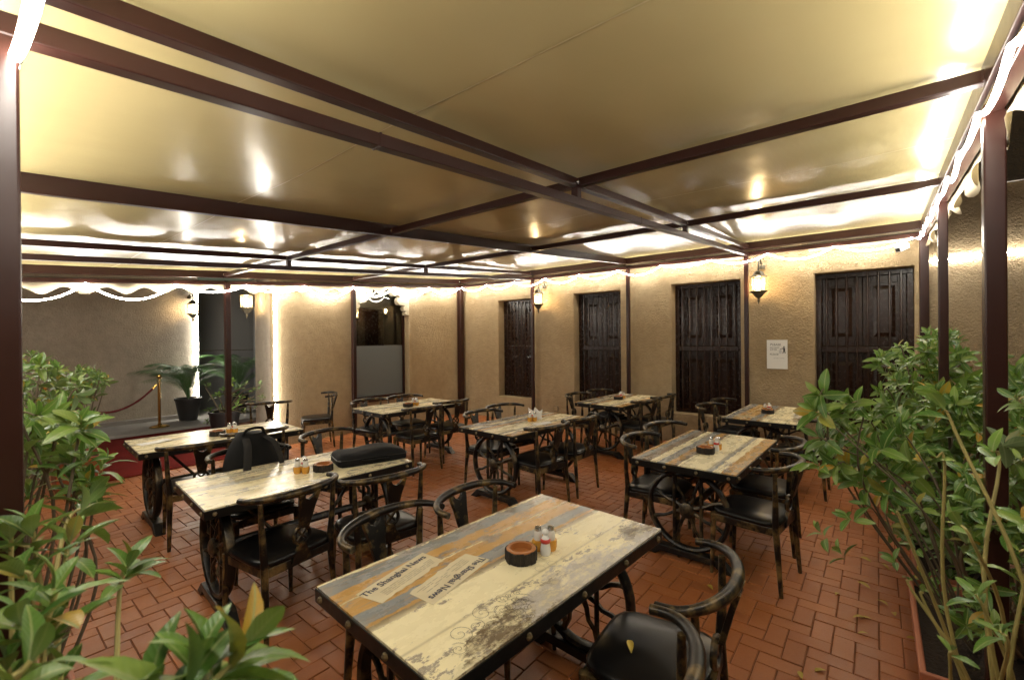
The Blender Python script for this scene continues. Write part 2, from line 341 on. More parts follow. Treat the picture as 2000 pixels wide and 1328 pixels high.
# ------------------------------------------------------------------ the ground and its bricks
g = tag(MB().box((5, 5, -.508), (90, 90, 1.0)).build('ground', 'mortar'), kind='structure')
BX0, BX1, BY0, BY1 = -8, 73, -14, 104          # brick cells of 0.1 m
def brick_mesh(vert):
    a, b, t, e = (.0968, .0468, .011, .0025); m = MB()
    if vert: a, b = b, a
    m.v = [(-a,-b,-t),(a,-b,-t),(a,b,-t),(-a,b,-t),(-a,-b,-e),(a,-b,-e),(a,b,-e),(-a,b,-e),(-a+e,-b+e,0),(a-e,-b+e,0),(a-e,b-e,0),(-a+e,b-e,0)]
    m.f = [(8,9,10,11)]+[(i,(i+1)%4,4+(i+1)%4,4+i) for i in range(4)]+[(4+i,4+(i+1)%4,8+(i+1)%4,8+i) for i in range(4)]
    return m
BM = [brick_mesh(False), brick_mesh(True)]; bmesh_data = [b.mesh('brick', 'brick') for b in BM]
cells = []
for i in range(BX0, BX1):
    for j in range(BY0, BY1):
        d = (i-j) % 4
        if d == 0: cells.append((i*.1+.1, j*.1+.05, 0))
        elif d == 3: cells.append((i*.1+.05, j*.1+.1, 1))
def in_t1(p):
    d = Vector(p)-EYE; q = EYE+d*((.76-H)/d.z); return .78 < q.x < 2.25 and .72 < q.y < 1.72
seen = []
for k, (x, y, v) in enumerate(cells):
    px, py, d = proj((x, y, 0))
    if d > 0 and 60 < px < 1800 and py < 1345 and not in_t1((x, y, 0)) and not (px < 560 and py > 1150): seen.append((d, k))
near = set(k for _, k in sorted(seen)[:290])
vs, fs, var = [], [], []
for k, (x, y, v) in enumerate(cells):
    dz = random.uniform(-.0022, .0012)
    if k in near:
        o = bpy.data.objects.new('brick', bmesh_data[v]); C.objects.link(o); o.parent = g
        o.location = (x, y, dz); o.rotation_euler = (random.gauss(0, .006), random.gauss(0, .006), random.gauss(0, .005))
    elif not (y > 10.25 or x > 7.25 or (y > 7.42 and x > 3.15)):
        o = len(vs); r = random.random(); vs += [(a+x, b+y, c+dz) for a, b, c in BM[v].v]; fs += [tuple(i+o for i in f) for f in BM[v].f]; var += [r]*len(BM[v].f)
bm_ = MB(); bm_.v, bm_.f = vs, fs
far = bm_.build('brick_paving', 'brick_j', g); far['kind'] = 'stuff'
at_ = far.data.attributes.new('var', 'FLOAT', 'FACE'); at_.data.foreach_set('value', var)
tag(MB().box((1.5, 11.5, .0), (12, 2.4, .12)).build('pavement', 'pave', bevel=.012), kind='structure')
tag(MB().box((2.1, 8.74, .008), (2.02, 3.02, .012)).build('carpet', 'carpet'), 'worn red carpet laid on the bricks beyond the left tables', 'carpet')

# ------------------------------------------------------------------ walls with openings
def wall_mesh(u0, u1, z0, z1, openings, depth, f, jamb_in=0.0):
    """front face with rectangular holes plus their reveals; f maps (u, z, depth) to the world"""
    us = sorted({u0, u1} | {o[i] for o in openings for i in (0, 1)}); zs = sorted({z0, z1} | {o[i] for o in openings for i in (2, 3)})
    m = MB(); idx = {}
    def vid(u, z, d):
        k = (round(u, 4), round(z, 4), round(d, 4))
        if k not in idx: idx[k] = len(m.v); m.v.append(tuple(f(u, z, d)))
        return idx[k]
    for i in range(len(us)-1):
        for j in range(len(zs)-1):
            cu, cz = (us[i]+us[i+1])/2, (zs[j]+zs[j+1])/2
            if any(o[0] < cu < o[1] and o[2] < cz < o[3] for o in openings): continue
            m.f.append((vid(us[i],zs[j],0), vid(us[i+1],zs[j],0), vid(us[i+1],zs[j+1],0), vid(us[i],zs[j+1],0)))
    for a, b, c, d in openings:
        for q in (((a,c),(b,c)), ((b,c),(b,d)), ((b,d),(a,d)), ((a,d),(a,c))):
            (p, r), (s, t) = q
            # subdivide along grid lines so that edges are shared
            pts = [(p, r)]+[(u, r) for u in (us if p < s else us[::-1]) if min(p,s) < u < max(p,s) and r == t]+[(p, z) for z in (zs if r < t else zs[::-1]) if min(r,t) < z < max(r,t) and p == s]+[(s, t)]
            for (x1, y1), (x2, y2) in zip(pts, pts[1:]):
                m.f.append((vid(x1,y1,0), vid(x2,y2,0), vid(x2,y2,depth), vid(x1,y1,depth)))
    # outer returns
    for (p, r), (s, t) in (((u0,z0),(u0,z1)), ((u1,z1),(u1,z0)), ((u0,z1),(u1,z1))):
        pts = [(p, r)]+([(p, z) for z in (zs if r < t else zs[::-1]) if min(r,t) < z < max(r,t)] if p == s else [(u, r) for u in us if p < u < s])+[(s, t)]
        for (x1, y1), (x2, y2) in zip(pts, pts[1:]):
            m.f.append((vid(x1,y1,0), vid(x2,y2,0), vid(x2,y2,depth+.02), vid(x1,y1,depth+.02)))
    return m
XW, YW = 7.32, 7.45
WIN = [(5.42, 6.32, .46, 2.50), (3.49, 4.44, .46, 2.52), (1.57, 2.60, .46, 2.54), (-.36, .655, .46, 2.53)]
bw = thing('stucco_building', 'long sand-coloured stucco wall with four dark shuttered windows on the right', 'building', (XW, 3, 0))
inv = lambda o: Vector((-o.location.x, -o.location.y, -o.location.z))
wm = wall_mesh(-3.2, YW, -.02, 3.36, WIN, .27, lambda u, z, d: (d, u-3, z)).build('wall', 'stucco', bw, bevel=.022)
MB().box((.16, -.8, 3.385), (.42, 10, .05)).build('coping', 'pave', bw)
for (a, b, c, d) in WIN:
    MB().box((-.03, (a+b)/2-3, 2.895), (.10, b-a+.12, .13)).build('lintel', 'plaster', bw, bevel=.012)
def window(a, b, c, d):
    x0 = .235; root = MB()
    fw = .065
    for bx in (((a+b)/2, c+fw/2, b-a, fw), ((a+b)/2, d-fw/2, b-a, fw)): root.box((x0, bx[0]-3, bx[1]), (.09, bx[2], bx[3]))
    for y in (a+fw/2, b-fw/2): root.box((x0, y-3, (c+d)/2), (.09, fw, d-c-2*fw))
    w = root.build('window', 'shutter', bw, bevel=.006)
    mid = 1.50
    MB().box((x0-.02, (a+b)/2-3, mid), (.09, b-a-2*fw, .075)).build('middle_rail', 'shutter', w, bevel=.006)
    for z0, z1 in ((c+fw, mid-.04), (mid+.04, d-fw)):
        half = (b-a-2*fw)/2
        for k in (0, 1):
            y0 = a+fw+k*half; yc = y0+half/2-3; zc = (z0+z1)/2; hz = z1-z0
            lf = MB()
            st = .085
            lf.box((x0+.035, yc, zc), (.02, half-.012, hz-.01))
            for s_ in (-1, 1): lf.box((x0+.02, yc+s_*(half/2-st/2-.004), zc), (.028, st, hz-.012))
            for zz in (z0+st*.6, z1-st*.6): lf.box((x0+.021, yc, zz), (.026, half-2*st-.012, st*1.1))
            l_ = lf.build('shutter', 'shutter', w, bevel=.004)
            pw, ph = half-2*st-.05, hz-st*2.6-.04
            pm = MB(); a1, b1 = pw/2, ph/2; x1, x2 = x0+.024, x0+.004
            pm.add([(x1,yc-a1,zc-b1),(x1,yc+a1,zc-b1),(x1,yc+a1,zc+b1),(x1,yc-a1,zc+b1),(x2,yc-a1+.035,zc-b1+.05),(x2,yc+a1-.035,zc-b1+.05),(x2,yc+a1-.035,zc+b1-.05),(x2,yc-a1+.035,zc+b1-.05)],
                   [(4,5,6,7)]+[(i,(i+1)%4,4+(i+1)%4,4+i) for i in range(4)])
            pm.build('panel', 'shutter', w)
    nb = 8
    for k in range(nb):
        y = a+fw+(b-a-2*fw)*(k+.5)/nb-3
        MB().tube([(x0-.06, y, c+fw*.4), (x0-.06, y, d-fw*.4)], .012, 6).build('iron_bar', 'barpaint', w, smooth=True)
for q in WIN: window(*q)
MB().box((.30, .8, 1.5), (.02, 8.2, 3.2)).build('inner_wall', 'dark', bw)
MB().box((1.3, -1.5, 4.6), (.3, 15, 3.4)).build('upper_wall', 'stucco_cold_light', bw); MB().box((.72, -.9, 3.34), (1.2, 10, .04)).build('flat_roof', 'pave', bw)

# entrance block on the far side
GO = (4.56, 5.78, .56, 2.76)
eb = thing('entrance_block', 'sand stucco block with large half-frosted window behind the far posts', 'building', (3.2, YW, 0))
wall_mesh(3.2, XW+.02, -.02, 3.36, [GO], .20, lambda u, z, d: (u-3.2, d, z)).build('wall', 'stucco', eb, bevel=.02)
MB().box((.02, .425, 1.66), (.036, .79, 3.36)).build('side_wall', 'stucco_cold_light', eb)
MB().box((2.1, .84, 1.66), (4.15, .03, 3.36)).build('rear_wall', 'dark', eb)
MB().box((2.62, -.018, 1.6), (.07, .05, 3.16)).build('pilaster', 'stucco', eb, bevel=.012)
a, b, c, d = GO
wf = MB()
for zz in (c+.025, d-.02): wf.box(((a+b)/2-3.2, .12, zz), (b-a, .06, .05))
for xx in (a+.02, b-.02): wf.box((xx-3.2, .12, (c+d)/2), (.04, .06, d-c-.09))
wf = wf.build('window', 'steel', eb)
MB().box(((a+b)/2-3.2, .125, 2.16), (b-a-.08, .008, 1.14)).build('clear_pane', 'glass', wf)
MB().box(((a+b)/2-3.2, .125, 1.09), (b-a-.08, .008, .97)).build('frosted_pane', 'frost', wf)
MB().box(((a+b)/2-3.2, -.02, c-.02), (b-a+.1, .07, .04)).build('sill', 'steel', wf)
dr = MB(); dr.box((2.25, .80, 1.25), (.62, .04, 2.2)).build('inner_door', 'shutter', eb, bevel=.01)
def corbel(x, sgn):
    out = [(0,0),(.10,0),(.10,-.02),(.13,-.05),(.10,-.09),(.15,-.12),(.15,-.15),(.19,-.17),(.17,-.20),(.23,-.215)]
    cx, cz = .30, -.30
    out = [(0,.0),(0,-.62),(.10,-.62),(.12,-.575),(.09,-.53),(.15,-.515),(.185,-.47),(.15,-.43),(.12,-.415),(.22,-.40)]
    out += [(.27+.085*math.cos(t), -.315+.085*math.sin(t)) for t in [R(-90+22.5*i) for i in range(9)]]
    out += [(.30,-.20),(.36,-.17)]+[(.44+.075*math.cos(t), -.14+.075*math.sin(t)) for t in [R(-110+25*i) for i in range(7)]]+[(.46,.0)]
    MB().prism([(x-3.2+sgn*u*.8, w*.9+2.74) for u, w in out], -.045, .075, lambda u, v, w: (u, w, v)).build('scroll_corbel', 'plaster', eb, bevel=.008)
corbel(5.80, -1); corbel(4.54, 1)

lw = thing('courtyard_wall', 'tall grey-brown stucco wall behind the red carpet on the left', 'wall', (0, 11.6, 0))
wall_mesh(-9, 3.34, -.02, 3.5, [], .4, lambda u, z, d: (u, d, z)).build('wall', 'stucco_cold_light', lw, bevel=.03)
MB().box((-2.8, -.05, .03), (12, .10, .22)).build('plinth', 'pave', lw, bevel=.01)
gt = thing('metal_gate', 'grey metal gate panels in the dark recess beside the palms', 'gate', (4.2, 12.6, 0))
for k, (x, w_) in enumerate(((-.48, .9), (.42, .9), (1.32, .9))):
    for zz, hh in ((.75, 1.42), (2.3, 1.66)): MB().box((x, 0, zz), (w_-.02, .05, hh)).build('panel', 'gate', gt, bevel=.01)
for x in (-.95, -.03, .87, 1.78): MB().box((x, -.05, 1.6), (.06, .1, 3.2)).build('post', 'gate', gt, bevel=.005)
MB().tube([(.62, -.18, .0), (.62, -.18, 3.2)], .05, 10).build('drain_pipe', 'gate', gt, smooth=True)

# ------------------------------------------------------------------ pergola
XN, YF, XP = .03, 7.37, 7.22
yr = lambda x: -.295-.0196*x                     # right-hand edge runs slightly askew
zl = lambda x: 2.33+.0725*x                      # underside of lower rails
zu = lambda x: 2.45+.0715*x                      # underside of upper beams
A = [1.46, 3.36, 5.36]; Bx = [2.45, 4.52]
pg = thing('pergola', 'maroon steel pergola with stretched cream canvas roof over the tables', 'pergola')
def post(x, y, w=.066):
    MB().box((x, y, (zl(x)+.04)/2), (w, w, zl(x)+.03)).build('post', 'steel', pg, bevel=.006)
for x, y, w in [(XP, YF, .105), (XP, 5.33, .056), (XP, 3.30, .056), (XP, 1.47, .056), (XP, yr(XP), .085),
                (Bx[0]+.03, YF, .07), (Bx[1], YF, .07), (Bx[0], yr(Bx[0]), .060), (Bx[1]+.1, yr(Bx[1]), .055), (XN+.015, A[0]+.02, .085), (XN, YF, .07), (XN, 5.36, .07), (XN, 3.36, .07), (XN, yr(0), .08)]: post(x, y, w)
def bar(name, p, q, w, h): MB().beam(p, q, w, h).build(name, 'steel', pg, bevel=.004)
for i, y in enumerate(A):
    h = .10 if i == 1 else .052
    bar('rafter', (XN, y, zu(XN)+h/2-(.02 if i == 1 else 0)), (XP, y, zu(XP)+h/2-(.02 if i == 1 else 0)), .05, h)
    if i != 1:
        bar('lower_chord', (XN, y, zl(XN)+.027), (XP, y, zl(XP)+.027), .05, .05)
        for x in Bx: MB().box((x, y, (zl(x)+.05+zu(x))/2), (.045, .045, zu(x)-zl(x)-.05)).build('strut', 'steel', pg)
for x in Bx: bar('purlin', (x, yr(x), zu(x)+.024), (x, YF, zu(x)+.024), .048, .052)
def edge(p, q, n=''):
    (x1, y1), (x2, y2) = p, q
    bar('upper_rail', (x1, y1, zu(x1)+.032), (x2, y2, zu(x2)+.032), .052, .104)
    bar('lower_rail', (x1, y1, zl(x1)+.025), (x2, y2, zl(x2)+.025), .05, .05)
edge((XN, YF), (XP, YF)); edge((XP, YF), (XP, yr(XP))); edge((XN, yr(XN)), (XP, yr(XP))); edge((XN, yr(XN)), (XN, YF))
bolt = MB().ball((0,0,0), .013, 8, 4).mesh('bolt', 'chrome', True)
for x in Bx+[XP-.03]:
    for y in A+[YF-.03, yr(x)+.035]:
        o = bpy.data.objects.new('bolt', bolt); C.objects.link(o); o.parent = pg; o.location = (x-.032, y-.03, zu(x)+.02)
def canvas_bay(x0, x1, y0, y1, sag):
    nx, ny = 16, 16; m = MB(); rs = random.Random(int(x0*100+y0*10))
    ph = [rs.uniform(0, 6.28) for _ in range(4)]
    for i in range(nx+1):
        for j in range(ny+1):
            s, t = i/nx, j/ny; x = x0+(x1-x0)*s; ya = max(y0, yr(x)) if y0 < 0 else y0; y = ya+(y1-ya)*t
            bow = math.sin(math.pi*s)*math.sin(math.pi*t)
            m.v.append((x, y, zu(x)+.057+.022+sag*bow*(1+.35*math.sin(5*s+ph[0])*math.sin(6*t+ph[1]))))
    m.f = [(i*(ny+1)+j, (i+1)*(ny+1)+j, (i+1)*(ny+1)+j+1, i*(ny+1)+j+1) for i in range(nx) for j in range(ny)]
    m.build('canvas_panel', 'canvas', pg, smooth=True, angle=180)
    sm = MB(); i = nx//2                                            # welded seam of the canvas
    for j in range(ny+1):
        x, y, z = m.v[i*(ny+1)+j]; sm.v += [(x-.003, y, z-.002), (x+.003, y, z-.002)]
    sm.f = [(2*j, 2*j+1, 2*j+3, 2*j+2) for j in range(ny)]; sm.build('canvas_seam', 'seam', pg, smooth=True)
xs, ys = [XN-.1]+Bx+[XP+.04], [-.5]+A+[YF+.05]
for i in range(3):
    for j in range(4): canvas_bay(xs[i], xs[i+1], ys[j], ys[j+1], random.uniform(-.024, -.012))
def valance(p, q, n, drop=.075):
    (x1, y1), (x2, y2) = p, q; L = math.hypot(x2-x1, y2-y1); k = int(L/.36); N_ = k*10; nx, ny = -(y2-y1)/L, (x2-x1)/L; top, mid, bot = [], [], []
    for i in range(N_+1):
        t = i/N_; x, y = x1+(x2-x1)*t, y1+(y2-y1)*t; ph = t*k*2*math.pi
        w = .014*math.sin(ph*.5+.6)+.010*math.sin(ph*1.37)
        z = zl(x)+.03; dep = drop+.045-.045*math.cos(ph)
        top.append((x+nx*n, y+ny*n, z)); mid.append((x+nx*(n+w*.5), y+ny*(n+w*.5), z-dep*.5)); bot.append((x+nx*(n+w*1.6), y+ny*(n+w*1.6), z-dep))
    m = MB(); m.v = top+mid+bot; K = N_+1
    m.f = [(i, i+1, K+i+1, K+i) for i in range(N_)]+[(K+i, K+i+1, 2*K+i+1, 2*K+i) for i in range(N_)]
    o = m.build('scalloped_valance', 'valance', pg, smooth=True, angle=180)
    s = o.modifiers.new('cloth', 'SOLIDIFY'); s.thickness = .002
valance((XN, YF), (XP-.05, YF), .04); valance((XN, yr(XN)), (XP, yr(XP)), -.045); valance((XN, .6), (XN, YF), .045)

# ------------------------------------------------------------------ rope lights
def rope(label, pts, r=.011, ties=True):
    o = MB().tube(pts, r, 6).build('rope_light', 'rope', None, smooth=True)
    step = 12 if ties else 6
    for i in range(step, len(pts)-1, step):
        a, b = Vector(pts[i]), Vector(pts[i+1]); d = (b-a).normalized()*.004
        MB().tube([a-d, a+d], r*1.35, 6).build('cable_tie', 'black_plastic', o)
    return tag(o, label, 'rope light', 'rope lights')
def swag(p, q, off, per, sag, seed=0, dz=0.0):
    (x1, y1), (x2, y2) = p, q; L = math.hypot(x2-x1, y2-y1); k = max(1, round(L/per)); nx, ny = -(y2-y1)/L, (x2-x1)/L; out = []; rs = random.Random(seed)
    sg = [sag*rs.uniform(.55, 1.2) for _ in range(k)]
    for i in range(k*12+1):
        t = i/(k*12); x, y = x1+(x2-x1)*t, y1+(y2-y1)*t; a = (i % 12)/12
        s = sg[min(i//12, k-1)]*4*a*(1-a)
        out.append((x+nx*off, y+ny*off, zl(x)-.012-s+dz))
    return out
rope('swagged rope light under the far left canopy rail', swag((XN+.05, YF), (XP-.08, YF), -.045, .86, .17, 2), .010)
rope('wavy rope light along the shuttered wall under the rail', swag((XP, YF-.1), (XP, yr(XP)+.1), -.06, .8, .10, 5), .008)
rope('rope light running along the right canopy rail above the hedge', swag((XP-.08, yr(XP)), (XN-.05, yr(XN)), -.05, .62, .055, 8), .009)
rope('rope light along the near left canopy rail by the maroon post', swag((XN, .55), (XN, YF-.1), -.052, .9, .09, 11))
rope('upright rope light on the corner of the sand stucco block', [(3.165, YW-.02-.002*math.sin(z*3), z) for z in np.linspace(.16, 2.55, 24)])
rope('upright rope light on the end of the grey-brown wall behind the potted palm', [(3.30+.006*math.sin(z*5), 11.575, z) for z in np.linspace(.35, 2.75, 24)], .014)
rope('level rope light on the wall outside the right canopy edge', [(XW-.02, y, 2.575+.01*math.sin(y*4)) for y in np.linspace(-.5, -2.6, 16)])

def wire(p, q, seed):
    rs = random.Random(seed); n_ = 30; (x1, y1), (x2, y2) = p, q
    MB().tube([(x1+(x2-x1)*i/n_+rs.uniform(-.003,.003), y1+(y2-y1)*i/n_+rs.uniform(-.003,.003), zl(x1+(x2-x1)*i/n_)+.056+rs.uniform(-.002,.006)) for i in range(n_+1)], .005, 5).build('wiring', 'black_plastic', pg, smooth=True)
wire((XP-.012, YF), (XP-.012, yr(XP)), 3); wire((XN, YF-.012), (XP, YF-.012), 4)
for x in Bx+[XN+.03, XP-.03]:                                     # joint plates and weld collars
    for y in A+[YF, yr(x)]:
        MB().box((x, y, zu(x)+.022), (.064, .064, .04)).build('joint_plate', 'steel', pg, bevel=.003)
for x in (1.0, 3.4, 5.9):
    for y in (A[0], A[2]): MB().box((x, y, zl(x)+.027), (.010, .054, .054)).build('weld_seam', 'steel', pg, bevel=.002)

# ------------------------------------------------------------------ wall lanterns
def make_lantern():
    t = thing('wall_lantern', 'lantern', 'lantern')          # wall is at +y; lantern hangs at y = -.17
    c = (0, -.17, 0); n6 = 6
    MB().lathe([(.035,-.02),(.035,.02)], (0,-.006,.20), 12).build('wall_plate', 'lantern', t)
    MB().tube(smooth_path([(0,-.0,.22),(0,-.05,.275),(0,-.12,.27),(0,-.16,.22),(0,-.17,.17)], 20), .008, 6).build('arm', 'lantern', t, smooth=True)
    MB().lathe([(.004,.235),(.006,.17),(.012,.165),(.008,.15),(.035,.14),(.05,.12),(.06,.10),(.085,.085),(.088,.078),(.06,.074)], c, n6).build('cap', 'lantern', t)
    MB().lathe([(.07,-.068),(.088,-.075),(.086,-.082),(.06,-.10),(.035,-.135),(.014,-.15),(.012,-.165),(.016,-.175),(.006,-.20),(.003,-.215)], c, n6).build('bowl', 'lantern', t)
    for k in range(n6):
        a = 2*math.pi*k/n6; MB().tube([(.066*math.cos(a), -.17+.066*math.sin(a), -.07), (.072*math.cos(a), -.17+.072*math.sin(a), .078)], .0045, 5).build('cage_bar', 'lantern', t)
    MB().lathe([(.062,-.068),(.067,.076)], c, n6).build('pane', 'pane', t)
    MB().ball((0,-.17,0), .026, 12, 8, (1,1,1.9)).build('bulb', 'bulb', t, smooth=True)
    return t
lan = make_lantern(); index_kids(lan); first = True
for lb, x, y, z, rz in [('lit lantern on the stucco beside the paper notice', XW, 1.29, 2.42, R(-90)), ('lit lantern between the two far shuttered windows', XW, 5.10, 2.45, R(-90)),
                        ('lit lantern near the end of the grey-brown wall above the potted palm', 3.17, 11.6, 2.38, 0), ('lit lantern on the side of the sand block above the shrubs', 3.2, 8.02, 2.33, R(-90)),
                        ('lit lantern seen through the clear upper window glass', 4.95, 8.27, 2.22, 0)]:
    o = lan if first else copy_tree(lan); first = False
    o.location = (x, y, z); o.rotation_euler = (0, 0, rz); o.scale = (1.3,)*3; tag(o, lb, 'lantern', 'wall lanterns')

# ------------------------------------------------------------------ tables
TL, TW, TZ = 1.36, .76, .75
def make_table():
    t = thing('wheel_table', 'x', 'table')
    top = MB().box((0,0,TZ-.004), (TL-.008, TW-.008, .008)).build('tabletop', 'topA', t)
    MB().box((0,0,TZ-.034), (TL, TW, .052)).build('edge_band', 'edge', t, bevel=.003)
    st = MB().ball((0,0,0), .013, 8, 4).mesh('stud', 'stud', True); st2 = st
    sp = [(-TL/2-.001+0, y) for y in (-.33,-.115,.115,.33)]+[(TL/2+.001, y) for y in (-.33,-.115,.115,.33)]+[(x, s_*(TW/2+.001)) for x in (-.63,-.32,0,.32,.63) for s_ in (-1,1)]
    for x, y in sp:
        o = bpy.data.objects.new('stud', st); C.objects.link(o); o.parent = t; o.location = (x, y, TZ-.032)
    for sx in (-1, 1):
        X = sx*.53; w = MB().ring((X,0,.385), .29, .02, 'x', 36, 8, (1,1.55)).build('wheel', 'iron', t, smooth=True)
        for k in range(8):
            a = R(22.5+45*k); p = [(X+.012*math.sin(2.2*i), (.05+.05*i)*math.cos(a)-.006*math.sin(i*1.6)*math.sin(a), .385+(.05+.05*i)*math.sin(a)+.006*math.sin(i*1.6)*math.cos(a)) for i in range(6)]
            MB().tube(p, [.017,.014,.0125,.0125,.014,.016], 6).build('spoke', 'iron', w, smooth=True)
        MB().tube([(X-.045,0,.385),(X-.03,0,.385),(X+.03,0,.385),(X+.045,0,.385)], [.03,.058,.058,.03], 10).build('hub', 'iron', w, smooth=True)
        MB().prism([(-.33,0),(-.24,0),(-.20,.035),(.20,.035),(.24,0),(.33,0),(.235,.085),(-.235,.085)], -.04, .04, lambda u, v, q: (X+q, u, v)).build('foot', 'iron', t, bevel=.006)
        MB().box((X,0,.688), (.09,.52,.028)).build('bearer', 'iron', t, bevel=.004)
        for sy in (-1, 1): MB().tube([(X, sy*.10, .08), (X, sy*.10, .68)], .014, 6).build('upright', 'iron', w)
    MB().tube([(-.53,0,.385),(-.3,0,.385),(0,0,.385),(.3,0,.385),(.53,0,.385)], [.024,.028,.03,.028,.024], 8).build('axle', 'iron', t, smooth=True)
    for sx in (-1, 1): MB().tube([(sx*.2,0,.385),(sx*.42,0,.66)], .013, 6).build('brace', 'iron', t)
    return t
TABLES = [('T1', 1.50, 1.24, -3.6, 'topA', 'nearest wheel table printed with two slanted newspaper clippings'),
 ('T2', 1.55, 3.215, -4.0, 'topC', 'wheel table carrying the black laptop bag'),
 ('T5', 1.64, 5.14, -3.0, 'topC', 'wheel table beside the red carpet with a paper scrap on it'),
 ('T4', 3.98, 1.10, -1.6, 'topB', 'wheel table seen end-on at centre right near the hedge'),
 ('T3', 4.03, 3.07, -2.0, 'topB', 'wheel table with the fanned white napkins'),
 ('T6', 4.07, 5.20, -2.0, 'topC', 'wheel table in front of the half-frosted window'),
 ('T7', 6.35, 3.04, -2.0, 'topB', 'far wheel table between the two right-hand shuttered windows'),
 ('T8', 6.27, 1.01, -1.6, 'topA', 'far right wheel table below the paper notice')]
t0 = make_table(); index_kids(t0); TB = {}
extra = {'wheel table': 0}
for i, (k, x, y, a, mt, lb) in enumerate(TABLES):
    t = t0 if i == 0 else copy_tree(t0)
    t.location = (x, y, 0); t.rotation_euler = (0, 0, R(a)); tag(t, lb, 'table', 'wheel tables'); TB[k] = t
    if i: bpy.context.view_layer.update()
    tops = [c for c in bpy.data.objects if c.parent == t and c.name.startswith('tabletop')]
    tops[0].data = tops[0].data.copy() if i else tops[0].data
    tops[0].data.materials[0] = M[mt]; TB[k+'top'] = tops[0]
def on_table(k, wx, wy):                         # world xy -> that table's local frame
    t = TB[k]; dx, dy = wx-t.location.x, wy-t.location.y; a = -t.rotation_euler.z
    return (dx*math.cos(a)-dy*math.sin(a), dx*math.sin(a)+dy*math.cos(a))
def put(o, parent, loc, rz=0): o.parent = parent; o.location = loc; o.rotation_euler = (0,0,rz); C.objects.link(o); return o
def clipping(k, cx, cy, rz, L=.37, W=.125, flip=False):
    top = TB[k+'top']; m = MB(); rs = random.Random(int(cx*1000))
    up = [(-L/2, W/2), (L/2, W/2)]; low = [(L/2-.012-i*(L-.02)/14, -W/2+rs.uniform(-.006,.006)) for i in range(15)]
    m.prism(up+low, 0, .0006); pm = m.mesh('newspaper_clipping', 'news')
    put(bpy.data.objects.new('newspaper_clipping', pm), top, (cx, cy, TZ+.0008), rz)
    c_, s_ = math.cos(rz), math.sin(rz); P = lambda u, v: (cx+u*c_-v*s_, cy+u*s_+v*c_, TZ+.002)
    put(bpy.data.objects.new('headline', text_mesh('The Shanghai News', L*.116, 'newsink', 'CENTER', 'headline', .0, .0011)), top, P(-.01, .018), rz)
    ln = MB()
    for r_ in range(4):
        u = -.13
        while u < .13:
            w = rs.uniform(.012, .05)
            if rs.random() < .75: ln.box((u+w/2, -.004-r_*.0105, 0), (w, .0028, .0004))
            u += w+.008
    put(bpy.data.objects.new('small_print', ln.mesh('small_print', 'faintink')), top, P(0, -.003), rz)
for a, b, r_ in ((1.10, 1.455, 13.5), (1.215, 1.307, 193)): clipping('T1', *on_table('T1', a, b), R(r_))
clipping('T8', -.47, .15, R(98), .30, .09); clipping('T8', -.47, -.06, R(278), .28, .09); clipping('T2', -.27, .19, R(4), .26, .08)
def scrolls(k, cx, cy, rz, sc):
    top = TB[k+'top']; m = MB()
    def strip(pts, w=.0008):
        for p, q in zip(pts, pts[1:]):
            d = (Vector(q)-Vector(p)); n_ = Vector((-d.y, d.x)).normalized()*w
            m.add([(p[0]+n_.x, p[1]+n_.y, 0), (p[0]-n_.x, p[1]-n_.y, 0), (q[0]-n_.x, q[1]-n_.y, 0), (q[0]+n_.x, q[1]+n_.y, 0)], [(0,1,2,3)])
    def spiral(x, y, r0, turns, a0, sg):
        strip([(x+r0*(1-t/1.08)*math.cos(a0+sg*turns*6.28*t), y+r0*(1-t/1.08)*math.sin(a0+sg*turns*6.28*t)) for t in np.linspace(0, 1, 26)])
    rs = random.Random(4)
    for i, (x, y, r0) in enumerate([(-.16,.0,.035),(-.10,.05,.05),(-.03,.03,.035),(.04,.06,.045),(.10,.01,.04),(.16,.05,.03),(.0,-.03,.04),(-.09,-.03,.035),(.08,-.05,.03),(.17,-.02,.03)]):
        spiral(x*sc, y*sc, r0*sc, 1.7, rs.uniform(0, 6), rs.choice((-1, 1)))
    for i in range(7):
        x0, y0 = rs.uniform(-.2,.2), rs.uniform(-.06,.06); a = rs.uniform(0, 6)
        strip([((x0+.07*t*math.cos(a)+.02*math.sin(t*3))*sc, (y0+.07*t*math.sin(a)+.02*math.cos(t*3))*sc) for t in np.linspace(0, 1, 10)])
    put(bpy.data.objects.new('scroll_print', m.mesh('scroll_print', 'scrollink')), top, (cx, cy, TZ+.0012), rz)['kind'] = 'stuff'
scrolls('T1', -.40, -.275, R(8), .9); scrolls('T1', -.26, -.30, R(60), .55); scrolls('T1', .58, -.31, R(-30), .45)
def stamps(k, cx, cy):
    top = TB[k+'top']; m = MB(); rs = random.Random(9)
    for i in range(9):
        x, y = (i % 3)*.07-.07+rs.uniform(-.01,.01), (i//3)*.06-.06; r0 = .022; n_ = rs.choice((4, 12, 5)); a0 = rs.uniform(0, 1)
        pts = [(x+r0*math.cos(a0+6.283*j/n_), y+r0*math.sin(a0+6.283*j/n_)) for j in range(n_+1)]
        for p, q in zip(pts, pts[1:]):
            d = Vector(q)-Vector(p); w = Vector((-d.y, d.x)).normalized()*.0008
            m.add([(p[0]+w.x, p[1]+w.y, 0), (p[0]-w.x, p[1]-w.y, 0), (q[0]-w.x, q[1]-w.y, 0), (q[0]+w.x, q[1]+w.y, 0)], [(0,1,2,3)])
    put(bpy.data.objects.new('stamp_print', m.mesh('stamp_print', 'faintink')), top, (cx, cy, TZ+.0012), R(-10))['kind'] = 'stuff'
stamps('T1', .07, -.13)

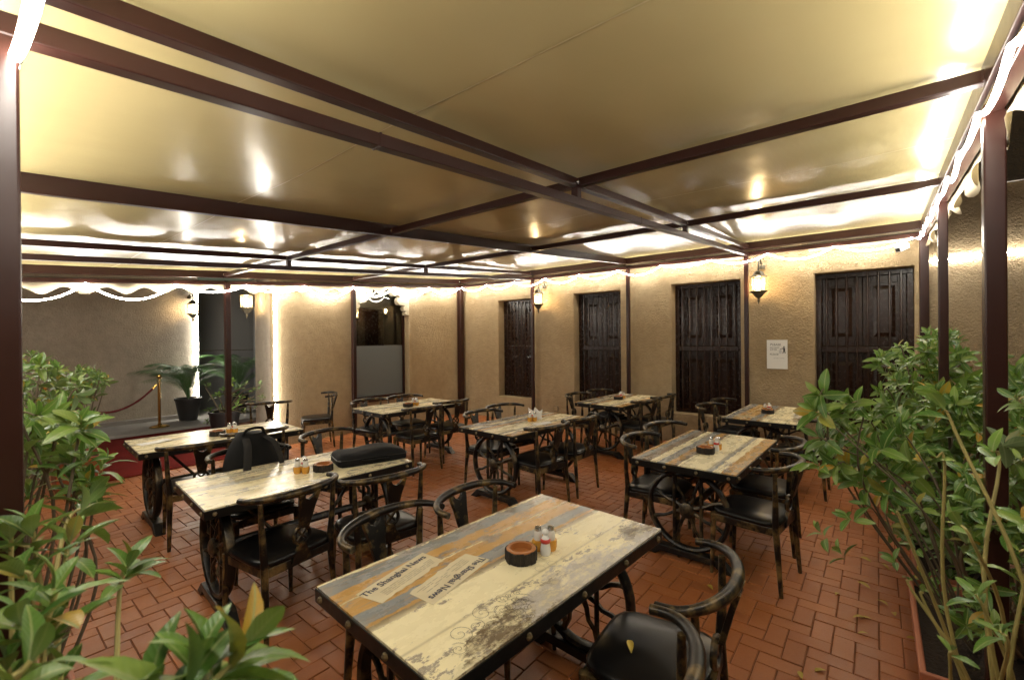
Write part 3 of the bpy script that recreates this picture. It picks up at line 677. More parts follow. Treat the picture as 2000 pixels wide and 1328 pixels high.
# ------------------------------------------------------------------ chairs
def make_chair():
    t = thing('horseshoe_chair', 'x', 'chair')            # faces +y
    def cushion():
        m = MB(); n = 10; prof = [(0,.0),(.012,.006),(.018,.02),(.010,.036),(-.012,.044),(-.10,.050)]
        def sq(off, z):
            out = []
            for k in range(32):
                a = 2*math.pi*k/32; cx, cy = math.cos(a), math.sin(a); e = 5
                r_ = 1/((abs(cx)**e+abs(cy)**e)**(1/e)); yy = r_*cy
                out.append(((.215-.012*yy+off)*r_*cx, (.205+off)*yy, z))
            return out
        for o, z in prof: m.v += sq(o, .43+z)
        K = 32; m.f = [(i*K+k, i*K+(k+1)%K, (i+1)*K+(k+1)%K, (i+1)*K+k) for i in range(len(prof)-1) for k in range(K)]+[tuple(range(K))[::-1]]
        m.v.append((0,0,.482)); c = len(m.v)-1; b = (len(prof)-1)*K; m.f += [(b+k, b+(k+1)%K, c) for k in range(K)]
        return m
    cushion().build('seat', 'leather', t, smooth=True, angle=60)
    ap = MB()
    for y in (-.2, .2): ap.box((0, y, .405), (.40, .026, .05))
    for x in (-.205, .205): ap.box((x, 0, .405), (.026, .37, .05))
    ap.build('seat_frame', 'chair_wood', t, bevel=.004)
    zr, yb = .815, -.285
    def rail_pt(s):                                         # horseshoe, s in -1..1
        a = s*R(104); x = .285*math.sin(a)/math.sin(R(90)) if abs(s) < .86 else None
        x = .283*math.sin(a*.93); y = -.135-.158*math.cos(a*.93)
        if abs(s) > .84: y += (abs(s)-.84)*.14
        return Vector((x, y, zr+.012-.016*abs(s)**2))
    pts = [rail_pt(s) for s in np.linspace(-1, 1, 33)]
    MB().tube(pts, [.0195+.003*math.cos(3.14*s) for s in np.linspace(-1, 1, 33)], 8).build('arm_rail', 'chair_wood', t, smooth=True, angle=50)
    for sx in (-1, 1):
        MB().tube([(sx*.205, .20, .43), (sx*.203, .198, .38), (sx*.212, .21, 0)], [.020,.020,.012], 8).build('leg', 'chair_wood', t, smooth=True, angle=50)
        tp = Vector((sx*.232, -.205, .80))
        MB().tube([(sx*.222, -.235, 0), (sx*.21, -.205, .38), (sx*.21, -.20, .46), (sx*.224, -.206, .62), tp], [.013,.021,.021,.017,.013], 8).build('rear_leg', 'chair_wood', t, smooth=True, angle=50)
    # carved splat: notched board, ring with cross, flared foot
    F = lambda u, v, w: (u, -.215+w-.085*((v-.43)/.37)**1.3, v) if v > .43 else (u, -.215+w, v)
    up = [(-.030,.60),(-.040,.66),(-.048,.72),(-.062,.775),(-.066,.81),(-.040,.81),(-.026,.785),(0,.772),(.026,.785),(.040,.81),(.066,.81),(.062,.775),(.048,.72),(.040,.66),(.030,.60)]
    lo = [(-.024,.505),(-.034,.47),(-.058,.425),(-.062,.40),(.062,.40),(.058,.425),(.034,.47),(.024,.505)]
    sp = MB().prism(up, -.011, .011, F).build('splat', 'chair_wood', t, bevel=.003)
    MB().prism(lo, -.011, .011, F).build('splat_foot', 'chair_wood', sp, bevel=.003)
    rg = MB().ring((0,-.224,.552), .050, .011, 'y', 20, 6, (1, 1.2))
    for k in range(2): rg.beam((.045*math.cos(R(45+90*k)), -.224, .552+.045*math.sin(R(45+90*k))), (-.045*math.cos(R(45+90*k)), -.224, .552-.045*math.sin(R(45+90*k))), .012, .012, (0,1,0))
    rg.build('wheel_emblem', 'chair_wood', sp, smooth=True)
    return t
# midpoint of the arm-rail tips as read off at .79 m, heading, which way it faces
CH = [(1.339,1.787,6.8,'N','pulled up behind the newspaper clippings of the nearest table'),
 (1.848,1.718,3.0,'N','at the far corner of the nearest table, back towards the laptop bag'),
 (1.747,.59,4.3,'P','with a fallen yellow leaf on its black seat, at lower right'),
 (1.145,.56,3,'P','cut by the lower picture edge, only its arm rail tip showing'),
 (1.272,2.809,8.7,'P','seen from behind at the near left of the laptop bag table'),
 (1.80,2.605,-8.3,'P','seen from behind in front of the laptop bag'),
 (1.46,3.862,-2,'N','holding the black backpack'),
 (2.212,4.012,15,'N','standing free behind the laptop bag table'),
 (1.327,4.647,-8,'P','at the left of the carpet-side table, behind the backpack table'),
 (1.86,4.835,-10,'P','at the right of the carpet-side table, partly behind the backpack'),
 (2.851,6.895,-20,'P','with its round emblem showing beside the upright rope light'),
 (3.817,2.675,-6.5,'P','seen from behind at the left front of the napkin table'),
 (4.44,2.657,-.2,'P','seen from behind at the right front of the napkin table'),
 (3.963,3.632,0,'N','at the far left side of the napkin table'),
 (4.508,3.762,-9,'N','at the far right side of the napkin table'),
 (3.663,.607,-6.8,'P','nearer of two on the hedge side of the end-on table'),
 (4.328,.652,2,'P','farther of two on the hedge side of the end-on table'),
 (3.78,1.556,2,'N','nearer of two on the left side of the end-on table'),
 (4.443,1.60,-12,'N','farther of two on the left side of the end-on table'),
 (3.863,4.699,-3.8,'P','seen from behind at the left front of the half-frosted window table'),
 (4.497,4.824,-4.6,'P','seen from behind at the right front of the half-frosted window table'),
 (3.774,5.704,2.6,'N','left of two tucked in right under the half-frosted window'),
 (4.355,5.667,-8,'N','right of two tucked in right under the half-frosted window'),
 (6.121,3.598,1,'N','left of two behind the far table between the shuttered windows'),
 (6.76,3.56,-10,'N','right of two behind the far table between the shuttered windows'),
 (6.195,2.62,-8,'P','left of two in front of the far table between the shuttered windows'),
 (6.80,2.60,-4,'P','right of two in front of the far table between the shuttered windows'),
 (6.10,1.613,-8,'N','nearer of two left of the table below the paper notice'),
 (6.70,1.60,-6,'N','farther of two left of the table below the paper notice'),
 (5.95,.56,0,'P','half hidden by the hedge at the table below the paper notice')]
ch0 = make_chair(); index_kids(ch0); k83 = (H-.815)/(H-.79)
for i, (x, y, a, s_, lb) in enumerate(CH):
    o = ch0 if i == 0 else copy_tree(ch0)
    rz = R(a)+(0 if s_ == 'P' else math.pi); fx, fy = -math.sin(rz), math.cos(rz)
    o.location = (x*k83+fx*.105, y*k83+fy*.105, 0); o.rotation_euler = (0,0,rz); tag(o, 'black horseshoe-back chair '+lb, 'chair', 'horseshoe-back chairs')
o = copy_tree(ch0); o.location = (3.60, 6.96, 0); o.rotation_euler = (0,0,R(68)); tag(o, 'black horseshoe-back chair standing alone sideways against the sand stucco block', 'chair', 'horseshoe-back chairs')

# ------------------------------------------------------------------ things on the tables
def ashtray():
    t = thing('ashtray', 'x', 'ashtray')
    MB().lathe([(.060,0),(.063,.01),(.062,.04),(.063,.05),(.058,.053),(.046,.052),(.043,.030),(.02,.026),(.001,.026)], (0,0,0), 20).build('bowl', 'ashwood', t, smooth=True, angle=35)
    m = MB()
    for k in range(26):
        a = 2*math.pi*k/26; r_ = .0635+.002*math.sin(k*2.3); m.box((r_*math.cos(a), r_*math.sin(a), .0255), (.007, .0155, .048+.003*math.sin(k*1.7)), Matrix.Rotation(a, 3, 'Z'))
    m.build('bark_rim', 'bark', t, bevel=.0015); return t
def condiments():
    t = thing('condiment_set', 'x', 'condiments')
    for x in (-.028, .028):
        MB().lathe([(.022,0),(.026,.012),(.0275,.045),(.026,.046),(.001,.044)], (x,0,0), 12).build('cup', 'amber', t, smooth=True)
        MB().lathe([(.017,.045),(.019,.05),(.018,.078),(.013,.088)], (x,0,0), 12).build('shaker', 'clear', t, smooth=True)
        MB().lathe([(.0155,.087),(.016,.095),(.013,.103),(.002,.105)], (x,0,0), 12).build('cap', 'chrome', t, smooth=True)
    p = MB().lathe([(.020,0),(.023,.02),(.018,.05),(.021,.062),(.012,.078),(.009,.085)], (0,.045,0), 12).build('toothpick_holder', 'white_plastic', t, smooth=True)
    MB().lathe([(.0195,.052),(.0225,.057),(.0225,.064),(.016,.070)], (0,.045,0), 12).build('collar', 'redp', p, smooth=True)
    MB().ball((0,.045,.097), .0145, 10, 6).build('knob', 'white_plastic', p, smooth=True); return t
a0, c0 = ashtray(), condiments(); index_kids(a0); index_kids(c0)
WHO = {'T1':'the nearest table with newspaper clippings','T2':'the laptop bag table','T5':'the carpet-side table','T6':'the table by the half-frosted window','T4':'the end-on table by the hedge','T7':'the far table between the shuttered windows','T8':'the table below the paper notice','T3':'the napkin table'}
for i, (k, x, y) in enumerate([('T1',1.491,1.171),('T2',1.644,3.089),('T5',1.612,5.083),('T6',3.944,5.082),('T4',3.785,1.077),('T7',6.30,3.052),('T8',6.2,1.036)]):
    o = a0 if i == 0 else copy_tree(a0); o.location = (x, y, TZ); o.rotation_euler = (0,0,i*1.3); tag(o, 'round bark-edged wooden ashtray on '+WHO[k], 'ashtray', 'wooden ashtrays')
for i, (k, x, y, rz) in enumerate([('T1',1.625,1.145,130),('T2',1.515,3.15,-50),('T5',1.745,5.09,-40),('T6',4.08,5.10,-50),('T4',3.95,1.05,120),('T7',6.46,3.07,100),('T8',6.38,1.07,120),('T3',4.08,3.03,-40)]):
    o = c0 if i == 0 else copy_tree(c0); o.location = (x, y, TZ); o.rotation_euler = (0,0,R(rz)); tag(o, 'salt and pepper shakers in amber cups on '+WHO[k], 'condiments', 'condiment sets')
m = MB()                                                     # fanned napkins
for k, (a, h_, sh) in enumerate([(-20,.135,-.03),(8,.115,.0),(30,.14,.04),(-5,.10,-.01)]):
    rz = Matrix.Rotation(R(a), 3, 'Z'); q = [(-.075,0,0),(.075,0,0),(.07+sh,.012,h_*.72),(.02+sh,.0,h_*.58),(-.055+sh,-.012,h_)]
    m.add([rz @ Vector(v)+Vector((0,k*.012,0)) for v in q], [(0,1,2,3,4)])
o = m.build('napkin_fan', 'paper', loc=(4.20, 3.07, TZ+.001)); o.rotation_euler = (0,0,R(-50)); s_ = o.modifiers.new('t','SOLIDIFY'); s_.thickness = .003
tag(o, 'folded white paper napkins standing fanned behind the shakers', 'napkins')
def flat_paper(name, lb, x, y, rz, w, h_):
    m = MB(); n = 5
    for i in range(n+1):
        for j in range(n+1): m.v.append(((i/n-.5)*w, (j/n-.5)*h_, .002+.008*abs(math.sin(i*1.1+j*.7))*(i/n)**2))
    m.f = [(i*(n+1)+j, (i+1)*(n+1)+j, (i+1)*(n+1)+j+1, i*(n+1)+j+1) for i in range(n) for j in range(n)]
    o = m.build(name, 'paper', loc=(x, y, TZ+.001), smooth=True, angle=180); o.rotation_euler = (0,0,R(rz)); o.modifiers.new('t','SOLIDIFY').thickness = .0012
    tag(o, lb, 'paper')
flat_paper('napkin', 'flat white napkin lying before the fanned napkins', 4.02, 2.85, -25, .22, .12)
flat_paper('paper_scrap', 'crumpled white paper scrap on the left end of the carpet-side table', 1.14, 5.2, 15, .26, .12)
# laptop bag
bg = thing('laptop_bag', 'black soft laptop bag lying on the wheel table', 'bag', (2.02, 3.09, TZ), R(-17))
m = MB(); prof = [(.95,0),(1,.014),(1.0,.045),(.97,.072),(.86,.088),(.45,.096)]
def sup(a, b, k, e=9):
    c, s = math.cos(k), math.sin(k); r_ = 1/((abs(c)**e+abs(s)**e)**(1/e)); return a*r_*c, b*r_*s
K = 32
for i, (q, z) in enumerate(prof):
    for k in range(K):
        x, y = sup(.265*q, .15*q, 2*math.pi*k/K); m.v.append((x, y, z*(1-.22*(x > 0)*x/.265+.0)-.0+.012*math.sin(x*14)*(i > 3)))
m.f = [(i*K+k, i*K+(k+1)%K, (i+1)*K+(k+1)%K, (i+1)*K+k) for i in range(5) for k in range(K)]+[tuple(range(K))[::-1], tuple(5*K+k for k in range(K))]
m.build('bag_body', 'bagcloth', bg, smooth=True, angle=60)
MB().tube([(*sup(.267,.152,2*math.pi*k/40), .052-.01*(math.cos(2*math.pi*k/40) > 0)*math.cos(2*math.pi*k/40)) for k in range(40)]+[(.267,0,.042)], .0035, 5).build('zip', 'black_plastic', bg)
MB().tube(smooth_path([(-.09,-.15,.04),(-.08,-.163,.04),(.08,-.163,.035),(.09,-.15,.035)], 18), .009, 6, flat=(1,.6)).build('handle', 'bagcloth', bg, smooth=True)
# backpack on its chair
bp = thing('backpack', 'black backpack with grey straps propped on a chair', 'backpack', (1.46*k83, 3.862*k83-.06, .478), R(4))
m = MB(); rows = []
for i in range(12):
    z = .50*i/11; w = .215*(1-.10*(i/11)-.50*max(0, (i/11-.45)/.55)**2.0); d_ = .12*(1-.35*(i/11)**2); lean = .07*(i/11)
    rows.append([(sup(w, d_, 2*math.pi*k/24, 2.6)[0], sup(w, d_, 2*math.pi*k/24, 2.6)[1]+lean, z) for k in range(24)])
for r_ in rows: m.v += r_
m.f = [(i*24+k, i*24+(k+1)%24, (i+1)*24+(k+1)%24, (i+1)*24+k) for i in range(11) for k in range(24)]+[tuple(range(24))[::-1], tuple(11*24+k for k in range(24))]
m.build('bag_body', 'bagcloth', bp, smooth=True, angle=70)
for x in (-.10, .10):
    MB().tube(smooth_path([(x*.7,-.02,.47),(x*1.0,-.11,.42),(x*1.25,-.155,.28),(x*1.35,-.135,.12),(x*1.45,-.10,.03)], 24), .026, 8, flat=(1.0,.35)).build('shoulder_strap', 'strapgrey', bp, smooth=True)
MB().tube(smooth_path([(.19,.02,.30),(.245,-.01,.36),(.235,-.03,.22),(.20,-.02,.10)], 18), .014, 6, flat=(1,.5)).build('side_strap', 'bagcloth', bp, smooth=True)
MB().tube(smooth_path([(-.075,.02,.485),(-.05,.0,.535),(.05,.0,.535),(.085,.02,.478)], 18), .011, 6).build('grab_handle', 'bagcloth', bp, smooth=True)

# ------------------------------------------------------------------ things on the walls
sg = thing('paper_notice', 'white paper notice asking people not to litter, stuck to the stucco', 'notice', (XW-.014, 1.10, 1.43), R(-90))
MB().box((0,0,0), (.255,.003,.41)).build('sheet', 'paper', sg)
def sign_text(txt, sz, x, z, mt='ink', nm='lettering'):
    o = bpy.data.objects.new(nm, text_mesh(txt, sz, mt)); C.objects.link(o); o.parent = sg; o.location = (x, -.0035, z); o.rotation_euler = (R(90),0,0)
sign_text('PLEASE', .043, -.085, .125); sign_text('DO NOT', .028, -.085, .085); sign_text('LITTER', .028, -.085, .057); sign_text('PLEASE', .035, -.09, -.01)
sign_text('DO NOT LITTER', .018, -.045, -.06, 'greyink'); sign_text('- - - -', .018, .0, -.09, 'greyink')
m = MB(); F = lambda u, v, w: (u, -.003+w, v)
m.prism([(.085+.009*math.cos(6.283*i/10), .108+.009*math.sin(6.283*i/10)) for i in range(10)], -.001, 0, F)
m.prism([(.075,.094),(.096,.094),(.098,.05),(.104,.015),(.096,.015),(.086,.048),(.074,.013),(.066,.015),(.078,.055)], -.001, 0, F); m.prism([(.08,.094),(.052,.082),(.05,.076),(.08,.082)], -.001, 0, F)
m.build('litter_figure', 'ink', sg)
m = MB(); m.prism([(.022,.06),(.058,.06),(.054,.01),(.026,.01)], -.001, 0, F); m.build('bin_picture', mat('pale_grey_ink', (.6,.6,.6)), sg)
m = MB(); m.prism([(.032,.075),(.052,.082),(.046,.068)], -.001, 0, F); m.build('litter_picture', 'ink', sg)
cc = thing('security_camera', 'white security camera under the rail at the right wall corner', 'camera', (XW-.02, -.27, 2.74))
MB().lathe([(.03,-.01),(.03,.01)], (0,0,.06), 10).build('base', 'white_plastic', cc); MB().tube([(0,0,.06),(-.05,.0,.05),(-.07,0,.02)], .011, 6).build('bracket', 'white_plastic', cc)
bd = MB().beam((-.03,-.02,.03), (-.17,.07,-.03), .062, .062).build('housing', 'white_plastic', cc, bevel=.008); MB().beam((-.168,.069,-.029), (-.174,.073,-.032), .045, .045).build('lens', 'black_plastic', cc)
pl = thing('socket_plate', 'small blank cover plate low on the stucco behind the napkin table', 'cover plate', (XW-.015, 4.85, .32), R(-90))
MB().box((0,0,0), (.085,.012,.085)).build('plate', 'stucco', pl, bevel=.003); MB().box((0,.004,0), (.098,.006,.098)).build('gap', 'dark', pl)

# ------------------------------------------------------------------ rope barrier
def stanchion(x, y, lb):
    t = thing('barrier_post', lb, 'barrier post', (x, y, .062 if y > 10.3 else .015), 0, 'brass barrier posts')
    MB().lathe([(.16,0),(.16,.012),(.12,.03),(.04,.045),(.03,.06)], (0,0,0), 24).build('base', 'brass', t, smooth=True)
    MB().lathe([(.025,.05),(.025,.86)], (0,0,0), 14).build('pole', 'brass', t, smooth=True)
    MB().lathe([(.025,.86),(.036,.87),(.036,.90),(.024,.91),(.024,.925),(.036,.935),(.045,.96),(.036,.99),(.01,1.0)], (0,0,0), 14).build('finial', 'brass', t, smooth=True); return t
stanchion(2.41, 10.66, 'brass barrier post standing before the grey-brown wall'); stanchion(.85, 10.2, 'brass barrier post hidden behind the left shrub')
br = thing('barrier_rope', 'dark red velvet rope sagging between brass posts', 'rope', (2.36, 10.64, .87))
pts = [Vector((2.36,10.64,.87)).lerp(Vector((.90,10.21,.83)), t)-Vector((0,0,.42*4*t*(1-t)*(1-.15*t))) - Vector((2.36,10.64,.87)) for t in np.linspace(0, 1, 26)]
MB().tube(pts[1:-1], [.019+.0025*math.sin(i*2.1) for i in range(24)], 8).build('velvet_cord', 'velvet', br, smooth=True)
for a, b in ((0, 1), (-1, -2)): MB().tube([pts[a], pts[b]], .021, 8).build('end_hook', 'brass', br, smooth=True)

# ------------------------------------------------------------------ plants
def leaf_template(fold=.35, droop=.22):
    ts = [0, .08, .28, .52, .76, .92, 1.0]; ws = [.012, .06, .150, .190, .150, .070, .004]; v, f, uv = [], [], []
    for t, w in zip(ts, ws):
        z = .05*math.sin(t*3)-droop*t*t
        v += [(-w, t, z+fold*w), (0, t, z), (w, t, z+fold*w)]; uv += [(.5-w*2.2, t), (.5, t), (.5+w*2.2, t)]
    for i in range(len(ts)-1):
        a = i*3; f += [(a, a+1, a+4, a+3), (a+1, a+2, a+5, a+4)]
    return np.array(v), f, uv
LT = [leaf_template(.35, .22), leaf_template(.55, .05), leaf_template(.2, .42)]
def leaf_mesh(T, name='leaf', m='leaf'):
    me = bpy.data.meshes.new(name); me.from_pydata([tuple(p) for p in T[0]], [], T[1]); u = me.uv_layers.new(name='UVMap')
    for l in me.loops: u.data[l.index].uv = T[2][l.vertex_index]
    me.materials.append(M[m]); me.polygons.foreach_set('use_smooth', [True]*len(me.polygons)); return me
LM = [leaf_mesh(T) for T in LT]
def frame_from(d, nrm):
    y = Vector(d).normalized(); x = y.cross(Vector(nrm))
    if x.length < 1e-3: x = y.cross(Vector((1,0,0)))
    x.normalize(); return x, y, x.cross(y)
def rosette(p, axis, n, L, rs, spread=(22, 78)):
    ax = Vector(axis).normalized(); x, _, z = frame_from(ax, (0,.3,1) if abs(ax.z) < .9 else (0,1,0)); out = []
    for k in range(n):
        a = k*2.4+rs.uniform(-.3,.3); e = R(spread[0]+(spread[1]-spread[0])*(k/max(1, n-1))+rs.uniform(-9, 9))
        rad = x*math.cos(a)+z*math.sin(a); d = ax*math.cos(e)+rad*math.sin(e)
        up = ax*math.sin(e)-rad*math.cos(e)
        s = L*(.58+.42*(k/max(1, n-1)))*rs.uniform(.72, 1.18)
        out.append((Vector(p)-ax*(L*.5*k/max(1, n)), d+Vector((0,0,-.08)), up, s))
    return out
def shrub(label, base, clusters, seed, cap=220, group='potted shrubs', stem='twig', stem_r=.008, stem_share=1.0, trunk=None, rot=None):
    """clusters: (point, axis, leaf count, leaf length). Near leaves are parts, the rest is one part."""
    rs = random.Random(seed); t = thing('shrub', label, 'shrub', base, 0, group); B = Vector(base); leaves = []
    knots = [B+Vector((rs.uniform(-.05,.05), rs.uniform(-.05,.05), .0)) for _ in range(4)]
    for ci, (p, ax, n, L) in enumerate(clusters):
        p = Vector(p); leaves += rosette(p, ax, n, L, rs)
        if rs.random() < stem_share:
            k = rs.choice(knots); mid = k.lerp(p, .55)+Vector((rs.uniform(-.12,.12), rs.uniform(-.12,.12), rs.uniform(-.02,.12)))*(p-k).length; e = p-Vector(ax).normalized()*L*.6
            pts = [q-B for q in smooth_path([k, mid, e, p], 15)]; nn = len(pts)
            MB().tube(pts, [stem_r*(1-.78*i/nn)+.0010 for i in range(nn)], 6).build('stem', stem, t, smooth=True)
    if trunk: MB().tube([Vector(q)-B for q in trunk[0]], trunk[1], 8).build('trunk', 'twig', t, smooth=True)
    inv_ = []
    for i, l in enumerate(leaves):
        q = l[0]+l[1].normalized()*l[3]*.5; px, py, d = proj(q)
        inv_.append((d if -60 < px < 2060 and -60 < py < 1390 and d > .1 else 99, i))
    near = set(i for d, i in sorted(inv_)[:cap] if d < 50)
    vs, fs, uvs, var = [], [], [], []
    for i, (p, d, up, s) in enumerate(leaves):
        x, y, z = frame_from(d, up); T = rs.randrange(3)
        if i in near:
            o = bpy.data.objects.new('leaf', LM[T]); C.objects.link(o); o.parent = t
            q = p-B; o.matrix_local = Matrix(((x.x*s, y.x*s, z.x*s, q.x), (x.y*s, y.y*s, z.y*s, q.y), (x.z*s, y.z*s, z.z*s, q.z), (0,0,0,1)))
        else:
            Q = LT[T][0] @ np.array([x*s, y*s, z*s]) + np.array(p-B); b = len(vs)
            vs += [tuple(r_) for r_ in Q]; fs += [tuple(j+b for j in f) for f in LT[T][1]]; uvs += LT[T][2]; var += [rs.random()]*len(LT[T][1])
    if fs:
        me = bpy.data.meshes.new('foliage'); me.from_pydata(vs, [], fs); u = me.uv_layers.new(name='UVMap')
        li = np.zeros(len(me.loops), dtype=np.int32); me.loops.foreach_get('vertex_index', li); u.data.foreach_set('uv', np.array(uvs)[li].ravel())
        me.attributes.new('var', 'FLOAT', 'FACE').data.foreach_set('value', var); me.materials.append(M['leaf_j']); me.polygons.foreach_set('use_smooth', [True]*len(me.polygons))
        o = bpy.data.objects.new('foliage', me); C.objects.link(o); o.parent = t; o['kind'] = 'stuff'
    return t
def planter(label, x0, x1, y0, y1, h_=.28, z0=0):
    t = thing('planter', label, 'planter', ((x0+x1)/2, (y0+y1)/2, z0), 0, 'terracotta planters'); w, l = (x1-x0)/2, (y1-y0)/2; b = .82; m = MB()
    r1 = lambda s, z: [(-w*s, -l*s, z), (w*s, -l*s, z), (w*s, l*s, z), (-w*s, l*s, z)]
    q = lambda dx, z: [(-w+dx, -l+dx, z), (w-dx, -l+dx, z), (w-dx, l-dx, z), (-w+dx, l-dx, z)]
    for lv in (q(.045, .004), q(.018, h_-.05), q(0, h_-.048), q(0, h_), q(.022, h_), q(.03, h_-.06)): m.v += lv
    m.f = [(i*4+k, i*4+(k+1)%4, i*4+4+(k+1)%4, i*4+4+k) for i in range(5) for k in range(4)]+[(3,2,1,0)]
    m.build('trough', 'terracotta', t, bevel=.006)
    s = MB(); n = 8
    for i in range(n+1):
        for j in range(n+1): s.v.append(((i/n-.5)*2*(w-.028), (j/n-.5)*2*(l-.028), h_-.05+random.uniform(-.008,.008)))
    s.f = [(i*(n+1)+j, (i+1)*(n+1)+j, (i+1)*(n+1)+j+1, i*(n+1)+j+1) for i in range(n) for j in range(n)]
    s.build('soil', 'soil', t); return t
planter('long terracotta trough at the right, nearest the picture edge', 1.25, 2.36, -.50, -.12)
planter('terracotta trough under the leaning branch, second along the right', 2.52, 3.52, -.56, -.13)
planter('terracotta trough third along the right edge', 3.57, 4.5, -.60, -.16)
planter('terracotta trough fourth along the right edge, under the dense hedge', 4.74, 5.75, -.62, -.17)
planter('terracotta trough farthest along the right, below the last window', 5.82, 6.85, -.64, -.19)
planter('terracotta trough at lower left holding the nearest leaves', -.30, .06, .30, 1.25)
planter('terracotta trough at left just past the maroon post', -.10, .30, 1.75, 2.85)
planter('terracotta trough at left between the far left tables', -.10, .34, 4.3, 5.4)
planter('terracotta planter with a small tree at the corner of the carpet', .62, 1.06, 6.86, 7.42, .40)
def region(rs, n, x0, x1, y0, y1, d0, d1, out, nl, L, keep=lambda x, y: True):
    res = []
    while len(res) < n:
        x, y = rs.uniform(x0, x1), rs.uniform(y0, y1)
        if not keep(x, y): continue
        p = at(x, y, rs.uniform(d0, d1)); ax = Vector(out)+Vector((rs.gauss(0,.55), rs.gauss(0,.55), rs.gauss(0,.45))); res.append((p, ax, rs.randint(*nl), L*rs.uniform(.8, 1.2)))
    return res
rs = random.Random(21)
# right-hand hedge, far to near
shrub('dense clipped shrub in front of the right-hand shuttered window', (5.6, -.36, .24), region(rs, 200, 1712, 1905, 648, 905, 3.8, 4.7, (-.5,.25,.7), (7, 10), .115, lambda x, y: y > 648+max(0, (1790-x))*.55 and y > 640+max(0, x-1850)*.9) , 1, 260, stem_share=.18, stem_r=.009)
shrub('dense dark shrub behind the rightmost maroon post', (3.9, -.42, .24), region(rs, 200, 1735, 1990, 735, 1060, 2.5, 3.5, (-.4,.3,.7), (8, 11), .12, lambda x, y: y > 735+max(0, 1850-x)*.9)+region(rs, 30, 1800, 1995, 1010, 1230, 2.3, 2.9, (-.3,.3,.8), (7, 10), .10), 2, 270, stem_share=.14, stem_r=.009)
shrub('leafy shrub at the right picture edge', (3.0, -.50, .24), region(rs, 60, 1940, 2040, 690, 1120, 1.8, 2.7, (-.5,.2,.6), (7, 9), .10)+region(rs, 46, 1880, 2020, 840, 1240, 1.55, 2.0, (-.5,.2,.7), (6, 9), .085), 3, 280, stem_share=.2)
pts = [(1600,772),(1628,800),(1662,785),(1698,800),(1735,790),(1598,852),(1640,858),(1676,845),(1612,884),(1655,905),(1693,885),(1722,842),(1590,900),(1750,850),(1700,930),(1640,830),(1670,870),(1745,905),(1600,1035),(1640,1075),(1655,1010),(1690,985),(1728,965),(1745,1090),(1778,1060),(1790,985),(1775,920),(1715,960),(1620,825),(1650,800),(1685,820),(1710,870),(1660,935),(1630,910),(1735,870),(1690,905),(1590,800),(1760,880),(1740,930),(1770,960)]
shrub('shrub whose long branches lean out over the brick floor at right', (2.95, -.32, .24), [(at(x, y, rs.uniform(1.95, 2.3)), Vector((-.55, .55, .45))+Vector((rs.gauss(0,.35), rs.gauss(0,.35), rs.gauss(0,.3))), rs.randint(6, 9) if y < 960 else rs.randint(4, 6), .125 if y < 960 else .10) for x, y in pts], 4, 280, stem_r=.0042, stem_share=.4)
tips = [(1845,800,1.2,2,.11),(1752,1005,1.25,1,.05),(1829,893,1.3,2,.05),(1775,1132,1.2,1,.05),(1803,1156,1.2,1,.05),(1996,898,1.15,2,.06),(1936,880,1.2,4,.085),(1872,1020,1.15,3,.085),(1990,1075,1.1,2,.06),(1905,1160,1.1,5,.075),(1995,1010,1.3,4,.09),(1950,1230,1.05,5,.07),(1860,1270,1.1,3,.05),(1985,780,1.5,6,.09),(1910,1090,1.3,3,.07)]
shrub('sparse shrub with bare yellow stems at lower right', (1.90, -.34, .24), [(at(x, y, d), Vector((-.2,.35,1))+Vector((rs.gauss(0,.2), rs.gauss(0,.2), 0)), n_, L) for x, y, d, n_, L in tips], 5, 100, stem='stem', stem_r=.0052)
# left-hand side, near to far
cl = [(385,1290,.50,11,.115,(.1,.1,1)),(470,1275,.52,10,.13,(.7,-.1,.8)),(290,1345,.48,8,.12,(-.2,.2,1)),(252,1100,.95,12,.10,(.3,.1,1)),(360,1345,.46,7,.12,(.3,.0,1)),(60,1030,.80,8,.10,(-.1,.2,1)),(140,1045,.82,8,.10,(.2,.2,1)),(170,985,1.05,8,.115,(.6,.3,.7)),(40,1110,.72,8,.10,(-.2,.2,1)),(105,1150,.66,8,.10,(.2,.1,1)),(35,1200,.58,7,.10,(-.2,.1,1)),(60,1290,.5,6,.10,(.3,0,.6)),(20,1040,.9,7,.10,(0,.2,1)),(90,1230,.7,7,.10,(.1,.1,1)),(120,1320,.6,7,.1,(.2,.1,1)),(10,1290,.6,7,.1,(0,.1,1))]
shrub('big-leaved shrub filling the lower left corner', (-.05, .80, .24), [(at(x, y, d), Vector(a), n_, L) for x, y, d, n_, L, a in cl], 6, 230, stem='stem', stem_r=.006)
shrub('bright green shrub at left just beyond the maroon post', (.12, 2.3, .24), region(rs, 34, 30, 185, 800, 975, 1.5, 2.1, (.3,.0,.9), (8, 10), .105)+[(at(205, 900, 1.75), Vector((.4,0,1)), 10, .12), (at(150, 945, 1.6), Vector((.2,0,1)), 9, .11), (at(195, 955, 1.7), Vector((.5,0,.8)), 8, .11)], 7, 250, stem='twig', stem_r=.006, stem_share=.6)
shrub('tall dense shrub at left before the grey-brown wall', (.12, 4.9, .24), region(rs, 75, 25, 165, 690, 850, 3.3, 4.6, (.2,-.3,.8), (8, 10), .11, lambda x, y: y > 690+max(0, x-70)*.62), 8, 220, stem_share=.4)
cr = region(rs, 34, 140, 208, 712, 790, 5.1, 5.6, (.1,-.2,.8), (7, 10), .105, lambda x, y: (x-172)**2/1300+(y-748)**2/1300 < 1)+region(rs, 12, 110, 190, 780, 845, 5.1, 5.6, (.1,-.2,.6), (5, 8), .09)+[(at(207, 812, 5.3), Vector((.2,0,1)), 7, .1)]
